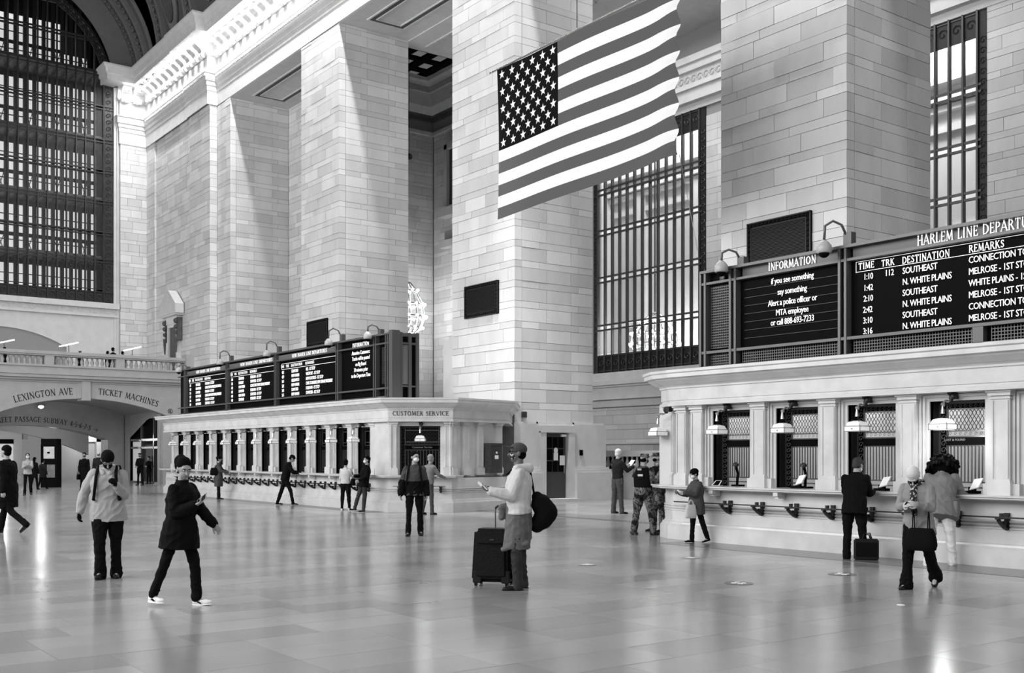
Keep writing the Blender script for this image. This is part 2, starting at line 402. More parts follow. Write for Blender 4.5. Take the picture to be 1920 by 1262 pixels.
# modillions: S-shaped carved brackets
mb = MB()
prof = [(0, 0), (.12, -.10), (.24, -.08), (.30, .06), (.26, .22), (.34, .36), (.48, .44), (.60, .54), (.62, .70), (.54, .84), (0, .84)]
mb.poly([(-.25, -o, z) for o, z in prof], .5, (1, 0, 0))
mb.ball((-.1, -.56, .62), .13, 8, 6); mb.ball((.12, -.56, .62), .13, 8, 6); mb.ball((0, -.2, .0), .15, 8, 6)
mo = mb.build('bracket', PLAIN, trim)
mo.location = (-65.9, 21.5, 23.12)
MOD = mo.data
n = 0
x = -65.0
while x < -34:
    y = 21.5 if x < -59.63 else (21.44 if x < -56.3 else YP)
    o = bpy.data.objects.new('bracket', MOD); o.location = (x, y, 23.12); C.objects.link(o); o.parent = trim; x += .90
for y in (20.2, 20.9):
    o = bpy.data.objects.new('bracket', MOD); o.location = (-66.9, y, 23.12); o.rotation_euler = (0, 0, pi/2); C.objects.link(o); o.parent = trim
# lintel wall above the bays
lt = bx('wall_lintel', PLAIN, -56.5, 0, YP+.03, YP+.5, ZS+.03, 24.9, label='pale lintel band running above the recesses', kind='structure')
bx('wall_upper', JOINT, -67.2, 0, YP+.3, YP+.8, 24.5, 28, label='dark wall above the cornice', kind='structure')
# ============================================================ EAST WALL
XE = -67.2
ew = bx('wall_east', JOINT, XE-.5, XE-.42, -6, 22, 0, 24, label='end wall of the hall around the great arched window', kind='structure')
ew.data.transform(Matrix.Translation((0, 0, 0)))
# replace by pieces around the window: side strip, spandrel below sill
ew.data.clear_geometry()
me = MB(); me.box(XE-.6, XE-.03, 19.75, 22, 0, 24.9); me.box(XE-.6, XE-.03, -6, 19.75, 6, 10.0)
t_ = me; m2 = bpy.data.meshes.new('wall_east'); m2.from_pydata(t_.v, [], t_.f); m2.materials.append(JOINT); ew.data = m2
face_x(19.95, 21.6, XE+.28, 5, 20.6, ew, wmul=.62, maxn=110)
strip = MB().box(XE-.2, XE+.12, 19.62, 19.95, 5, 23.9).box(XE-.2, XE+.2, 19.78, 19.86, 5, 23.9).build('window_jamb', PLAIN, ew)
# arched opening of the upper gallery and wall under the sill
def segarch(yc, zc, r, a0, a1, n): return [(yc+r*cos(a0+(a1-a0)*k/n), zc+r*sin(a0+(a1-a0)*k/n)) for k in range(n+1)]
u = MB()
half, crown, spr = 3.7, 9.0, 8.0          # gallery arch under the window
R_ = (half**2+(crown-spr)**2)/(2*(crown-spr)); zc = crown-R_
arc = [(13.2+half*(1-2*k/16), zc+sqrt(R_**2-(half*(1-2*k/16))**2)) for k in range(17)]
for k in range(16):
    (y0, z0), (y1, z1) = arc[k], arc[k+1]
    u.add([(XE+.05, y0, z0), (XE+.05, y1, z1), (XE+.05, y1, 10.15), (XE+.05, y0, 10.15), (XE-1.5, y0, z0), (XE-1.5, y1, z1)], [(0, 1, 2, 3), (0, 4, 5, 1)])
u.box(XE-1.5, XE+.05, 13.2+half, 19.75, 5.9, 10.15)
u.build('gallery_arch', PLAIN, ew)
MB().box(XE-.1, XE+.35, 4, 19.9, 10.45, 10.78).box(XE-.1, XE+.22, 4, 19.9, 9.95, 10.1).build('window_sill', PLAIN, ew)
bx('carved_band', CARVED, XE-.1, XE+.15, 4, 19.9, 10.1, 10.45, parent=ew, label='carved band under the sill')
bx('gallery_back', INNER, XE-3.2, XE-3.0, 5, 21, 5.9, 9.6, parent=ew)
bx('gallery_end', PLAIN, XE-3.1, XE-1.5, 16.6, 16.9, 5.9, 9.6, parent=ew)
light('AREA', 'gallery_lamp', (XE-1.7, 12, 8.2), 60, (0, 0, 0), 6, .5)
# ---------- great arched window
YC, ZC, RW = 13.7, 23.5, 5.9
w = bx('window_1', BRONZE, XE-.12, XE-.06, 3, 3.1, 10.8, 10.9, label='great arched bronze window filling the end wall', kind='structure')
def inside(y, z, r=RW): return z < ZC and abs(y-YC) <= r or (y-YC)**2+(z-ZC)**2 <= r*r
zr = [10.78, 11.45, 13.35, 15.0, 16.9, 18.75, 20.6, 22.6, 24.6, 26.6, 28.4]
pitch = .535
ys = [19.05-pitch*k for k in range(24)]
fr = MB()
for k, y in enumerate(ys):
    top = ZC+sqrt(max(0, RW**2-(y-YC)**2))
    wd = .07
    MB().box(XE-.12, XE+.06, y-wd/2, y+wd/2, 10.78, top).build('mullion', BRONZE, w)
for z in zr[1:]:
    for dz in ((-.09, .09) if z > 12 else (0,)):
        hw = sqrt(RW**2-(z-ZC)**2) if z > ZC else RW
        MB().box(XE-.12, XE+.04, YC-hw, YC+hw, z+dz-.035, z+dz+.035).build('rail', BRONZE, w)
# carved border strips and panels
orn = MB(); random.seed(3)
def scroll(mb, c, e, g, s, nrm):
    """a small spiral scroll of round bar in the plane spanned by e, g"""
    pts = []
    for k in range(9):
        a = k*.85; r = s*(1-k/10.5); pts.append(Vector(c)+Vector(e)*r*cos(a)+Vector(g)*r*sin(a)+Vector(nrm)*.01)
    mb.tube(pts, s*.13, 4)
Ey, Ez, Ex = (0, 1, 0), (0, 0, 1), (1, 0, 0)
z = 10.95
while z < ZC:
    scroll(orn, (XE+.02, 19.32, z), Ey, Ez, .17, Ex); z += .40
for k in range(28):
    a = pi*k/28*.62; scroll(orn, (XE+.02, YC+5.62*cos(a), ZC+5.62*sin(a)), Ey, Ez, .17, Ex)
for k in range(len(ys)-1):
    yc = (ys[k]+ys[k+1])/2
    scroll(orn, (XE+.02, yc, 11.12), Ey, Ez, .2, Ex)
    for z in (12.95, 13.15): scroll(orn, (XE+.02, yc, z), Ey, Ez, .12, Ex)
orn.build('bronze_scrollwork', BRONZEL, w, kind='stuff')
MB().box(XE-.14, XE-.02, 19.13, 19.62, 10.78, ZC).build('border_panel', BRONZE, w)
MB().box(XE-.14, XE-.02, 4, 19.13, 10.78, 11.4).build('base_panel', BRONZE, w)
ar = MB(); N_ = 40
for (r0, r1, xx, xf) in ((5.45, 5.95, XE-.14, XE-.02),):
    for k in range(N_):
        a0, a1 = pi*k/N_, pi*(k+1)/N_
        q = [(YC+r*cos(a), ZC+r*sin(a)) for r, a in ((r0, a0), (r1, a0), (r1, a1), (r0, a1))]
        ar.add([(x_, y_, z_) for x_ in (xx, xf) for y_, z_ in q], [(0, 1, 2, 3), (7, 6, 5, 4), (0, 3, 7, 4), (1, 5, 6, 2)])
ar.build('arched_border', BRONZE, w)
for k in range(11):
    y1, y0 = ys[k]-.04, ys[k+1]+.04
    for j in range(1, 9):
        z0, z1 = zr[j]+.13, zr[j+1]-.13
        if inside(y0, z1, 5.5) and inside(y1, z1, 5.5): bx('pane', GLASSD, XE-.06, XE-.055, y0, y1, z0, z1, parent=w)
# second (street side) layer of the window with catwalks between
w2 = bx('window_2', BRONZE, XE-3.3, XE-3.2, 2, 2.1, 10.8, 10.9, label='outer daylit layer of the great window, seen through the inner bars', kind='structure')
om = MB()
for k in range(26):
    y = 19.6-pitch*k
    om.box(XE-3.32, XE-3.1, y-.13, y+.08, 10.6, 30)
om.build('outer_mullions', BRONZE, w2)
pn = MB(); gb = MB()
for k in range(25):
    y0, y1 = 19.6-pitch*(k+1)+.08, 19.6-pitch*k-.13
    for j in range(1, 10):
        z0, z1 = zr[j]+(.62 if j % 2 == 0 else .12), zr[j+1]-.12
        if not inside(y0, z1, 6.1) and z0 > 20: continue
        bx('pane', DAYPANE, XE-3.3, XE-3.28, y0, y1, z0, z1, parent=w2)
        for q in (.3, .62) if j % 2 else (.72,):
            gb.box(XE-3.28, XE-3.2, y0, y1, z0+(z1-z0)*q, z0+(z1-z0)*q+.05)
        if k % 3 == 1 and j % 2 == 0:
            gb.bar((XE-3.24, y0, z0), (XE-3.24, y1, z1), .04); gb.bar((XE-3.24, y1, z0), (XE-3.24, y0, z1), .04)
gb.build('glazing_bars', BRONZE, w2)
cw = MB()
for j in (2, 4, 6, 8):
    z = zr[j]+.2
    cw.box(XE-3.2, XE-.3, 5, 20, z, z+.12)
    for k in range(24): cw.bar((XE-3.1, 19.4-pitch*k, z+.02), (XE-.3, 19.4-pitch*k, z-.25), .05)
cw.build('catwalks', BRONZEL, w2, label='dark walkways between the two window layers')
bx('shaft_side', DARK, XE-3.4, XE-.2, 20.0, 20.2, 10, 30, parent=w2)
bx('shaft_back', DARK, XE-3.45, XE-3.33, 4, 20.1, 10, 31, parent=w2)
# ============================================================ VAULT
v = thing('ceiling', 'dark vaulted ceiling with ribs and carved ornament above the cornice', None, kind='structure')
def ring(mb, r0, r1, xa, xb, yc=YC, zc=ZC+.4, n=44):
    for k in range(n):
        a0, a1 = pi*k/n, pi*(k+1)/n
        q = [(yc+r*cos(a), zc+r*sin(a)) for r, a in ((r0, a0), (r1, a0), (r1, a1), (r0, a1))]
        mb.add([(x_, y_, z_) for x_ in (xa, xb) for y_, z_ in q], [(0, 1, 2, 3), (7, 6, 5, 4), (0, 4, 5, 1), (1, 5, 6, 2), (2, 6, 7, 3), (3, 7, 4, 0)])
# deep arch round the window, stepping out towards the hall
m = MB(); ring(m, 5.95, 7.2, XE-.1, XE+.35); m.build('window_arch', VAULTL, v, label='smooth stone arch around the window', smooth=False)
for (r0, xa, xb, mm, nm, lb) in ((7.15, XE+.3, XE+1.3, DARKCARVE, 'carved_arch_band', 'dark leafy ornament band'), (7.05, XE+1.3, XE+1.55, VAULTL, 'arch_moulding', None), (7.25, XE+1.55, XE+2.5, DARKCARVE, 'carved_arch_band', 'dark leafy ornament band'), (7.08, XE+2.5, XE+2.8, VAULTL, 'arch_moulding', None), (7.3, XE+2.8, XE+3.6, VAULT, 'arch_band', None), (7.1, XE+3.6, XE+3.9, VAULTL, 'arch_moulding', None)):
    m = MB(); ring(m, r0, 8.2, xa, xb); m.build(nm, mm, v, label=lb)
lf = MB()
for xx in (XE+.8, XE+2.05):
    for k in range(30):
        a = .02+pi*k/60; scroll(lf, (xx, YC+7.12*cos(a), ZC+.4+7.12*sin(a)), Ex, (0, -sin(a), cos(a)), .22, (0, -cos(a), -sin(a)))
lf.build('carved_leaves', VAULTL, v, kind='stuff')
# main barrel
VY, VZ, AY, AZ = 3.2, 24.9, 18.0, 12.2
def bar_pt(t, s=1.0): return (VY+AY*s*cos(t), VZ+AZ*s*sin(t))
def barrel(mb, xa, xb, s0, s1, t0=0, t1=pi, n=40):
    for k in range(n):
        a0, a1 = t0+(t1-t0)*k/n, t0+(t1-t0)*(k+1)/n
        q = [bar_pt(a0, s0), bar_pt(a0, s1), bar_pt(a1, s1), bar_pt(a1, s0)]
        mb.add([(x_, y_, z_) for x_ in (xa, xb) for y_, z_ in q], [(0, 1, 2, 3), (7, 6, 5, 4), (0, 4, 5, 1), (1, 5, 6, 2), (2, 6, 7, 3), (3, 7, 4, 0)])
m = MB(); barrel(m, XE+3.9, -5, 1.0, 1.03); m.build('vault', VAULT, v)
# end spandrel between arch rings and barrel
m = MB(); n = 30
for k in range(n):
    a0, a1 = (pi/2)*k/n, (pi/2)*(k+1)/n
    i0, i1 = (YC+7.2*cos(a0), ZC+.4+7.2*sin(a0)), (YC+7.2*cos(a1), ZC+.4+7.2*sin(a1))
    m.add([(XE+3.9, *i0), (XE+3.9, *i1), (XE+3.9, i1[0]+9*cos(a1), i1[1]+9*sin(a1)), (XE+3.9, i0[0]+9*cos(a0), i0[1]+9*sin(a0))], [(0, 1, 2, 3)])
m.build('spandrel', VAULT, v)
for xa in (-63.2, -58.6, -50.2, -37.0):
    for (da, db, s0, mm) in ((0, .25, .985, VAULTL), (.25, .95, .993, DARKCARVE), (.95, 1.2, .985, VAULTL)):
        m = MB(); barrel(m, xa+da, xa+db, s0, 1.01); m.build('vault_rib', mm, v)
for xa in (-60.6, -55.2, -45.5, -41):
    m = MB(); a = .42
    for (rx, rz, mm) in ((1.5, 2.0, VAULTL), (1.2, 1.6, DARKCARVE)):
        m = MB(); vs = []
        for k in range(20):
            t = 2*pi*k/20; tt = .27+.11*sin(t)*rz; yy, zz = bar_pt(tt, .992 if rx > 1.3 else .984)
            vs.append((xa+rx*.7*cos(t), yy, zz))
        m.poly(vs, .1, (0, .8, .6)); m.build('medallion', mm, v)
lf = MB()
for xa in (-62.6, -58.0, -49.6):
    for k in range(26):
        t = .03+k*.045; yy, zz = bar_pt(t, .985); scroll(lf, (xa, yy, zz), Ex, (0, -sin(t), cos(t)), .26, (0, -cos(t), -sin(t)))
lf.build('carved_leaves', VAULTL, v, kind='stuff')
# ============================================================ SERIF STROKE LETTERS
LET = {'A':(.78,[((0,0),(.36,1),.06),((.36,1),(.74,0),.13),((.14,.34),(.6,.34),.06)],[(0,0),(.74,0)]),
'B':(.66,[((.12,0),(.12,1),.13),((.12,.96),(.42,.92),.07),((.42,.92),(.5,.75),.12),((.5,.75),(.36,.54),.09),((.12,.53),(.4,.53),.06),((.4,.53),(.58,.38),.09),((.58,.38),(.58,.18),.13),((.58,.18),(.4,.04),.09),((.12,.04),(.4,.04),.07)],[]),
'C':(.76,[((.72,.82),(.5,.97),.07),((.5,.97),(.25,.9),.09),((.25,.9),(.08,.65),.12),((.08,.65),(.08,.35),.13),((.08,.35),(.25,.1),.12),((.25,.1),(.5,.03),.09),((.5,.03),(.74,.18),.07),((.72,.95),(.72,.74),.06)],[]),
'D':(.8,[((.12,0),(.12,1),.13),((.12,.96),(.42,.94),.06),((.42,.94),(.66,.74),.1),((.66,.74),(.72,.5),.13),((.72,.5),(.66,.26),.13),((.66,.26),(.42,.06),.1),((.12,.04),(.42,.06),.06)],[]),
'E':(.6,[((.12,0),(.12,1),.13),((.05,.97),(.54,.97),.06),((.12,.52),(.44,.52),.06),((.05,.03),(.56,.03),.06),((.54,1),(.54,.82),.06),((.56,0),(.56,.2),.06),((.44,.6),(.44,.44),.05)],[]),
'F':(.57,[((.12,0),(.12,1),.13),((.05,.97),(.54,.97),.06),((.12,.5),(.44,.5),.06),((.54,1),(.54,.82),.06),((.44,.58),(.44,.42),.05)],[(.12,0)]),
'G':(.8,[((.7,.82),(.5,.97),.07),((.5,.97),(.25,.9),.09),((.25,.9),(.08,.65),.12),((.08,.65),(.08,.35),.13),((.08,.35),(.25,.1),.12),((.25,.1),(.5,.03),.09),((.5,.03),(.7,.1),.08),((.7,.08),(.7,.42),.12),((.58,.42),(.8,.42),.05),((.7,.95),(.7,.76),.06)],[]),
'H':(.82,[((.14,0),(.14,1),.13),((.68,0),(.68,1),.13),((.14,.52),(.68,.52),.06)],[(.14,0),(.68,0),(.14,.97),(.68,.97)]),
'I':(.32,[((.16,0),(.16,1),.13)],[(.16,0),(.16,.97)]),
'K':(.74,[((.14,0),(.14,1),.13),((.16,.48),(.58,.97),.06),((.28,.6),(.66,0),.13)],[(.14,0),(.14,.97),(.66,0),(.58,.97)]),
'L':(.58,[((.12,0),(.12,1),.13),((.05,.03),(.54,.03),.06),((.54,0),(.54,.2),.06)],[(.12,.97)]),
'M':(.96,[((.12,0),(.16,1),.06),((.16,1),(.48,.1),.13),((.48,.1),(.78,1),.06),((.78,1),(.84,0),.13)],[(.12,0),(.84,0)]),
'N':(.84,[((.14,0),(.14,1),.06),((.12,1),(.7,0),.13),((.7,0),(.7,1),.06)],[(.14,0),(.7,.97)]),
'O':(.86,[((.43,.97),(.18,.85),.1),((.18,.85),(.08,.5),.13),((.08,.5),(.18,.15),.13),((.18,.15),(.43,.03),.1),((.43,.03),(.68,.15),.1),((.68,.15),(.78,.5),.13),((.78,.5),(.68,.85),.13),((.68,.85),(.43,.97),.1)],[]),
'P':(.62,[((.12,0),(.12,1),.13),((.12,.96),(.42,.94),.06),((.42,.94),(.56,.74),.12),((.56,.74),(.42,.5),.11),((.12,.47),(.42,.5),.06)],[(.12,0)]),
'R':(.72,[((.12,0),(.12,1),.13),((.12,.96),(.42,.94),.06),((.42,.94),(.54,.76),.12),((.54,.76),(.42,.54),.11),((.12,.51),(.42,.54),.06),((.34,.52),(.68,0),.13)],[(.12,0),(.68,0)]),
'S':(.58,[((.5,.84),(.32,.97),.07),((.32,.97),(.12,.85),.1),((.12,.85),(.14,.64),.12),((.14,.64),(.44,.42),.14),((.44,.42),(.5,.2),.12),((.5,.2),(.3,.03),.1),((.3,.03),(.08,.16),.07),((.5,.96),(.5,.76),.05),((.08,.24),(.08,.04),.05)],[]),
'T':(.7,[((.35,0),(.35,1),.13),((.04,.97),(.66,.97),.06),((.05,1),(.05,.8),.05),((.65,1),(.65,.8),.05)],[(.35,0)]),
'U':(.8,[((.14,1),(.14,.3),.13),((.14,.3),(.26,.06),.11),((.26,.06),(.44,.03),.08),((.44,.03),(.62,.14),.07),((.62,.14),(.66,.34),.06),((.66,.34),(.66,1),.06)],[(.14,.97),(.66,.97)]),
'V':(.76,[((.04,1),(.38,0),.13),((.38,0),(.7,1),.06)],[(.06,.97),(.7,.97)]),
'W':(1.06,[((.04,1),(.3,0),.13),((.3,0),(.52,1),.06),((.5,1),(.76,0),.13),((.76,0),(1.0,1),.06)],[(.06,.97),(1.0,.97)]),
'X':(.76,[((.06,1),(.68,0),.13),((.68,1),(.06,0),.06)],[(.08,.97),(.68,.97),(.06,0),(.66,0)]),
'Y':(.72,[((.05,1),(.36,.5),.13),((.68,1),(.36,.5),.06),((.36,.5),(.36,0),.13)],[(.07,.97),(.66,.97),(.36,0)]),
'4':(.6,[((.42,0),(.42,1),.12),((.42,1),(.04,.3),.06),((.04,.3),(.58,.3),.07)],[]),
'5':(.56,[((.14,.97),(.5,.97),.08),((.14,.97),(.12,.56),.06),((.12,.56),(.4,.56),.08),((.4,.56),(.5,.3),.12),((.5,.3),(.3,.03),.1),((.3,.03),(.06,.1),.08)],[]),
'6':(.6,[((.46,.95),(.18,.7),.09),((.18,.7),(.08,.35),.12),((.08,.35),(.28,.03),.1),((.28,.03),(.5,.25),.12),((.5,.25),(.34,.52),.1),((.34,.52),(.12,.42),.06)],[]),
'7':(.54,[((.04,.96),(.52,.96),.08),((.52,.96),(.18,0),.12)],[]),
'·':(.24,[((.12,.4),(.12,.54),.13)],[]), ' ':(.4,[],[]), 'a':(1.1,[((.05,.45),(.95,.45),.07),((.95,.45),(.66,.75),.08),((.95,.45),(.66,.15),.08)],[])}
def serif(text, h_, name, m, parent, place, th=.012, sx=1.0, gap=.1, weight=1.0):
    """place(u, v) -> point for distance u along the line and height v; returns the total width"""
    mb = MB(); u = 0; tot = sum((LET[c][0]+gap) for c in text)-gap; nrm = None
    o = place(0, 0); ex = (place(.01, 0)-o).normalized(); ez = (place(0, .01)-o).normalized(); nrm = ex.cross(ez)
    for c in text:
        w_, st, sf = LET[c]; st = list(st)+[((a-.1, b+.015 if b > .5 else .015), (a+.1, b+.015 if b > .5 else .015), .045) for a, b in sf]
        for (a, b), (c2, d), t in st:
            t *= weight; A_ = Vector((a, b)); B_ = Vector((c2, d)); D = (B_-A_).normalized(); Nn = Vector((-D.y, D.x))*t/2; e = D*.015
            q = [A_-e-Nn, B_+e-Nn, B_+e+Nn, A_-e+Nn]
            pts = [place((u-tot/2+p.x)*h_*sx, p.y*h_) for p in q]
            mb.poly(pts, th, nrm)
        u += w_+gap
    return mb.build(name, m, parent)
def sans(text, pos, size, name, m, parent, face='-y', sx=1.0, align='LEFT', space=1.0):
    cu = bpy.data.curves.new(name, 'FONT'); cu.body = text; cu.size = size; cu.align_x = align; cu.extrude = .004; cu.space_character = space
    cu.resolution_u = 2
    cu.materials.append(m); o = bpy.data.objects.new(name, cu); o.location = pos; o.scale = (sx, 1, 1)
    o.rotation_euler = (pi/2, 0, 0) if face == '-y' else (pi/2, 0, pi/2)
    return link(o, parent)
# ============================================================ BALCONY OVER THE LEXINGTON PASSAGE
XB = -59.2
bal = bx('wall_balcony', PLAIN_SHADED, XB-.6, XB-.5, 5.5, 5.6, 5.4, 5.5, label='stone balcony front over the wide low arch of the passage', kind='structure')
yc, half, crown = 15.9, 5.1, 4.60; R_ = 11.7
def arcz(y, cr=crown, c=15.9, R=11.7): return cr-R+sqrt(R*R-(y-c)**2)
m = MB(); n = 24
for k in range(n):
    y0, y1 = yc-half+2*half*k/n, yc-half+2*half*(k+1)/n; z0, z1 = arcz(y0), arcz(y1)
    m.add([(XB, y0, z0), (XB, y1, z1), (XB, y1, 5.5), (XB, y0, 5.5), (XB-.8, y0, z0), (XB-.8, y1, z1)], [(0, 1, 2, 3), (0, 4, 5, 1)])
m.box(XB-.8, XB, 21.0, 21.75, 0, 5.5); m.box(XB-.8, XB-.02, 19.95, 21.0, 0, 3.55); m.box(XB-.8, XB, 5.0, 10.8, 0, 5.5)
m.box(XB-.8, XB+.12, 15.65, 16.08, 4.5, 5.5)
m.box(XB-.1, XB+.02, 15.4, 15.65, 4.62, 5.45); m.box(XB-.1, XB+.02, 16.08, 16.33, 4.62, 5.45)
m.build('arch_wall', PLAIN_SHADED, bal)
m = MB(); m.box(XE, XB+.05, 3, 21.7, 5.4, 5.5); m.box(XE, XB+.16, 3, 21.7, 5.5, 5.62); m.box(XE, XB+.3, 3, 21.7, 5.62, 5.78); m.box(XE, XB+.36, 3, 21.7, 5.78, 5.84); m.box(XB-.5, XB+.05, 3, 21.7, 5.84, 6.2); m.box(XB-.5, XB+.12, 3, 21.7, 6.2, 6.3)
m.build('balcony_slab', PLAIN_SHADED, bal)
MB().box(XB-.45, XB+.1, 3, 21.7, 6.76, 6.84).box(XB-.5, XB+.16, 3, 21.7, 6.84, 7.0).build('handrail', PLAIN_SHADED, bal)
for y0, y1 in ((13.82, 14.27), (17.41, 17.86), (10.2, 10.65)): bx('post', PLAIN_SHADED, XB-.42, XB+.08, y0, y1, 6.3, 6.76, parent=bal)
bx('end_block', PLAIN_SHADED, XB-.5, XB+.3, 21.15, 22.0, 5.84, 7.2, parent=bal)
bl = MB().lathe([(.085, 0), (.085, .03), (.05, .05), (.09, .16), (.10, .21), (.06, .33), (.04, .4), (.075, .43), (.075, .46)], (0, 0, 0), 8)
b0 = bl.build('baluster', PLAIN_SHADED, bal, smooth=True); b0.location = (XB-.17, 11.0, 6.3)
for (ya, yb_) in ((10.65, 13.82), (14.27, 17.41), (17.86, 21.15)):
    nn = 12
    for k in range(nn):
        o = bpy.data.objects.new('baluster', b0.data); o.location = (XB-.17, ya+(yb_-ya)*(k+.5)/nn, 6.3); C.objects.link(o); o.parent = bal
def arctext(text, h_, ya, yb, x, name, parent, cr, c=15.9, R=11.7, rise=.28, m=INK):
    # letters follow a circle concentric with the arch
    RR = R+rise; a0 = ((ya+yb)/2-c)/RR; tot = sum((LET[q][0]+.12) for q in text)-.12; sp = (yb-ya)/(tot*h_)
    def place(u, v): a = a0+u/RR; return Vector((x, c+(RR+v)*sin(a), cr-R+(RR+v)*cos(a)))
    return serif(text, h_, name, m, parent, place, .01, gap=.12, sx=sp)
arctext('LEXINGTON AVE', .34, 12.34, 15.2, XB+.004, 'lettering', bal, crown, rise=.22)
arctext('TICKET MACHINES', .32, 16.5, 19.7, XB+.004, 'lettering', bal, crown, rise=.26)
m = MB()
for k in range(20):
    a0, a1 = 2*pi*k/20, 2*pi*(k+1)/20; p = onX(319, 771, XB); m.bar(p+Vector((.01, .12*cos(a0), .12*sin(a0))), p+Vector((.01, .12*cos(a1), .12*sin(a1))), .02)
m.bar(p+Vector((.01, 0, .07)), p+Vector((.01, -.02, -.02)), .035); m.bar(p+Vector((.01, -.05, -.02)), p+Vector((.01, .05, -.07)), .03)
m.build('access_symbol', INK, bal)
# passage: soffit, second arch, right-hand side wall with bronze doors
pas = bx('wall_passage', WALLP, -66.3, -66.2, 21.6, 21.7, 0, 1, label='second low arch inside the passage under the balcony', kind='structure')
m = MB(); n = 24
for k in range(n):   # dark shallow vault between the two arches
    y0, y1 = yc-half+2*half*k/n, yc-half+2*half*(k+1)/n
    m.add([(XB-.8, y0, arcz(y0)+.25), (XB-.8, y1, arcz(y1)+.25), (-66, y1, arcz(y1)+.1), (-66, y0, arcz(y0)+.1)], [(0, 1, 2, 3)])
m.build('passage_vault', PLAIN_SHADED, pas)
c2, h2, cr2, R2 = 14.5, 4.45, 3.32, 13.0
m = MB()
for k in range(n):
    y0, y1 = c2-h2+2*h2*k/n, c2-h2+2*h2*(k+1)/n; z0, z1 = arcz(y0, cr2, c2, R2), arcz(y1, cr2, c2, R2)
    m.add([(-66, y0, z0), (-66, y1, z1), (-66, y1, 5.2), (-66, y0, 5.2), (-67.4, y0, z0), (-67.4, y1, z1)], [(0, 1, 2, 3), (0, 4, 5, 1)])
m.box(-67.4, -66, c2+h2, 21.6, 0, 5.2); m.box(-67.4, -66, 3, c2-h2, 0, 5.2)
m.build('arch_wall', PLAIN_SHADED, pas)
arctext('STREET PASSAGE SUBWAY 4·5·6·7·S a', .30, 12.55, 18.4, -65.99, 'lettering', pas, cr2, c2, R2, .2)
YS = 19.9; sw = bx('wall_side', PLAIN_SHADED, -66, -65.9, YS, YS+.6, 0, 5.4, label='side wall of the passage holding the arched bronze doors', kind='structure')
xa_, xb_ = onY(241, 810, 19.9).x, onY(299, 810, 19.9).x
bx('wall_side_near', PLAIN_SHADED, xb_, XB-.8, YS, YS+.6, 0, 5.4, parent=sw)
bx('wall_side_far', PLAIN_SHADED, -66, xa_, YS, YS+.6, 0, 5.4, parent=sw)
ddr = bx('door_2', BRONZEL, xa_, xa_+.12, YS+.1, YS+.2, 0, 4.0, kind='structure', label='arched bronze and glass doors in the passage side wall')
m = MB()
for x in (xa_+.06, xa_+(xb_-xa_)*.36, xa_+(xb_-xa_)*.76, xb_-.05): m.box(x-.06, x+.06, YS+.1, YS+.2, 0, 4.0)
for z in (2.5, 2.05, .05): m.box(xa_, xb_, YS+.1, YS+.2, z-.06, z+.06)
m.build('door_frame', BRASS, ddr)
bx('dark_fanlight', BLACK, xa_, xb_, YS+.2, YS+.22, 2.5, 4.0, parent=ddr)
bx('pane', mat('lit_pane', .5, .3, emit=.22), xa_+.2, xa_+(xb_-xa_)*.33, YS+.2, YS+.23, .1, 2.4, parent=ddr)
bx('pane', GLASS, xa_+(xb_-xa_)*.40, xa_+(xb_-xa_)*.74, YS+.17, YS+.18, .1, 2.4, parent=ddr)
m = MB(); 
for k in range(12):
    t0, t1 = k/12, (k+1)/12; x0, x1 = xa_+(xb_-xa_)*t0, xa_+(xb_-xa_)*t1; z0 = 2.6+1.1*min(1, 1.6*t0); z1 = 2.6+1.1*min(1, 1.6*t1)
    m.add([(x0, YS+.05, z0), (x1, YS+.05, z1), (x1, YS+.05, 5.4), (x0, YS+.05, 5.4)], [(0, 1, 2, 3)])
m.build('arch_head', PLAIN_SHADED, sw)
bx('vestibule', INNER, xa_-1, xb_+1, YS+2.5, YS+2.6, 0, 5, parent=sw)
# far passage
fp = bx('wall_far_passage', WALLP, -79.6, -79, 19.4, 20.55, 0, 5, label='bright plastered walls deep in the passage', kind='structure')
m = MB(); m.box(-79.6, -79, 21.9, 23.6, 0, 5); m.box(-79.6, -79, 20.3, 28, 2.55, 5); m.box(-80.4, -79.5, 20.5, 22, 0, 5); m.box(-79.6, -79, 24.9, 28, 0, 5); m.box(-81.5, -81.2, 22, 27, 0, 5)
m.box(-96, -95.6, 4, 21, 2.9, 5); m.box(-80, -67, 24.4, 24.6, 0, 4.2); m.box(-79.6, -73, 3, 3.3, 0, 5)
m.build('passage_walls', WALLP, fp)
bx('passage_ceiling', WALLP, -96, -67.4, 3, 25, 3.65, 3.8, parent=fp)
m = MB()
for k in range(n):
    y0, y1 = 8+12*k/n, 8+12*(k+1)/n; z0, z1 = arcz(y0, 3.25, 13.2, 15), arcz(y1, 3.25, 13.2, 15)
    m.add([(-74, y0, z0), (-74, y1, z1), (-74, y1, 3.7), (-74, y0, 3.7), (-74.6, y0, z0), (-74.6, y1, z1)], [(0, 1, 2, 3), (0, 4, 5, 1)])
m.build('third_arch', WALLP, fp)
sf = MB(); sf.box(-95.5, -95.3, 6, 20.5, 0, 3.6); sf.build('shop_front', INNER, fp)
for i, (a, b, e) in enumerate(((8.5, 11.5, .5), (12, 13.2, .03), (13.6, 15.6, .6), (16.2, 17.4, .7), (17.8, 19.8, .35))):
    bx('shop_window', mat('shop_window_%d' % i, .4, .3, emit=e, noise=.3, nscale=4), -95.25, -95.2, a, b, .3, 2.5, parent=fp)
    bx('shop_sign', BLACK, -95.2, -95.1, a, b, 2.55, 2.9, parent=fp)
bx('lit_doorway', mat('lit_doorway', .8, .5, emit=1.6), -80.55, -80.5, 22.5, 23.3, 0, 2.5, parent=fp)
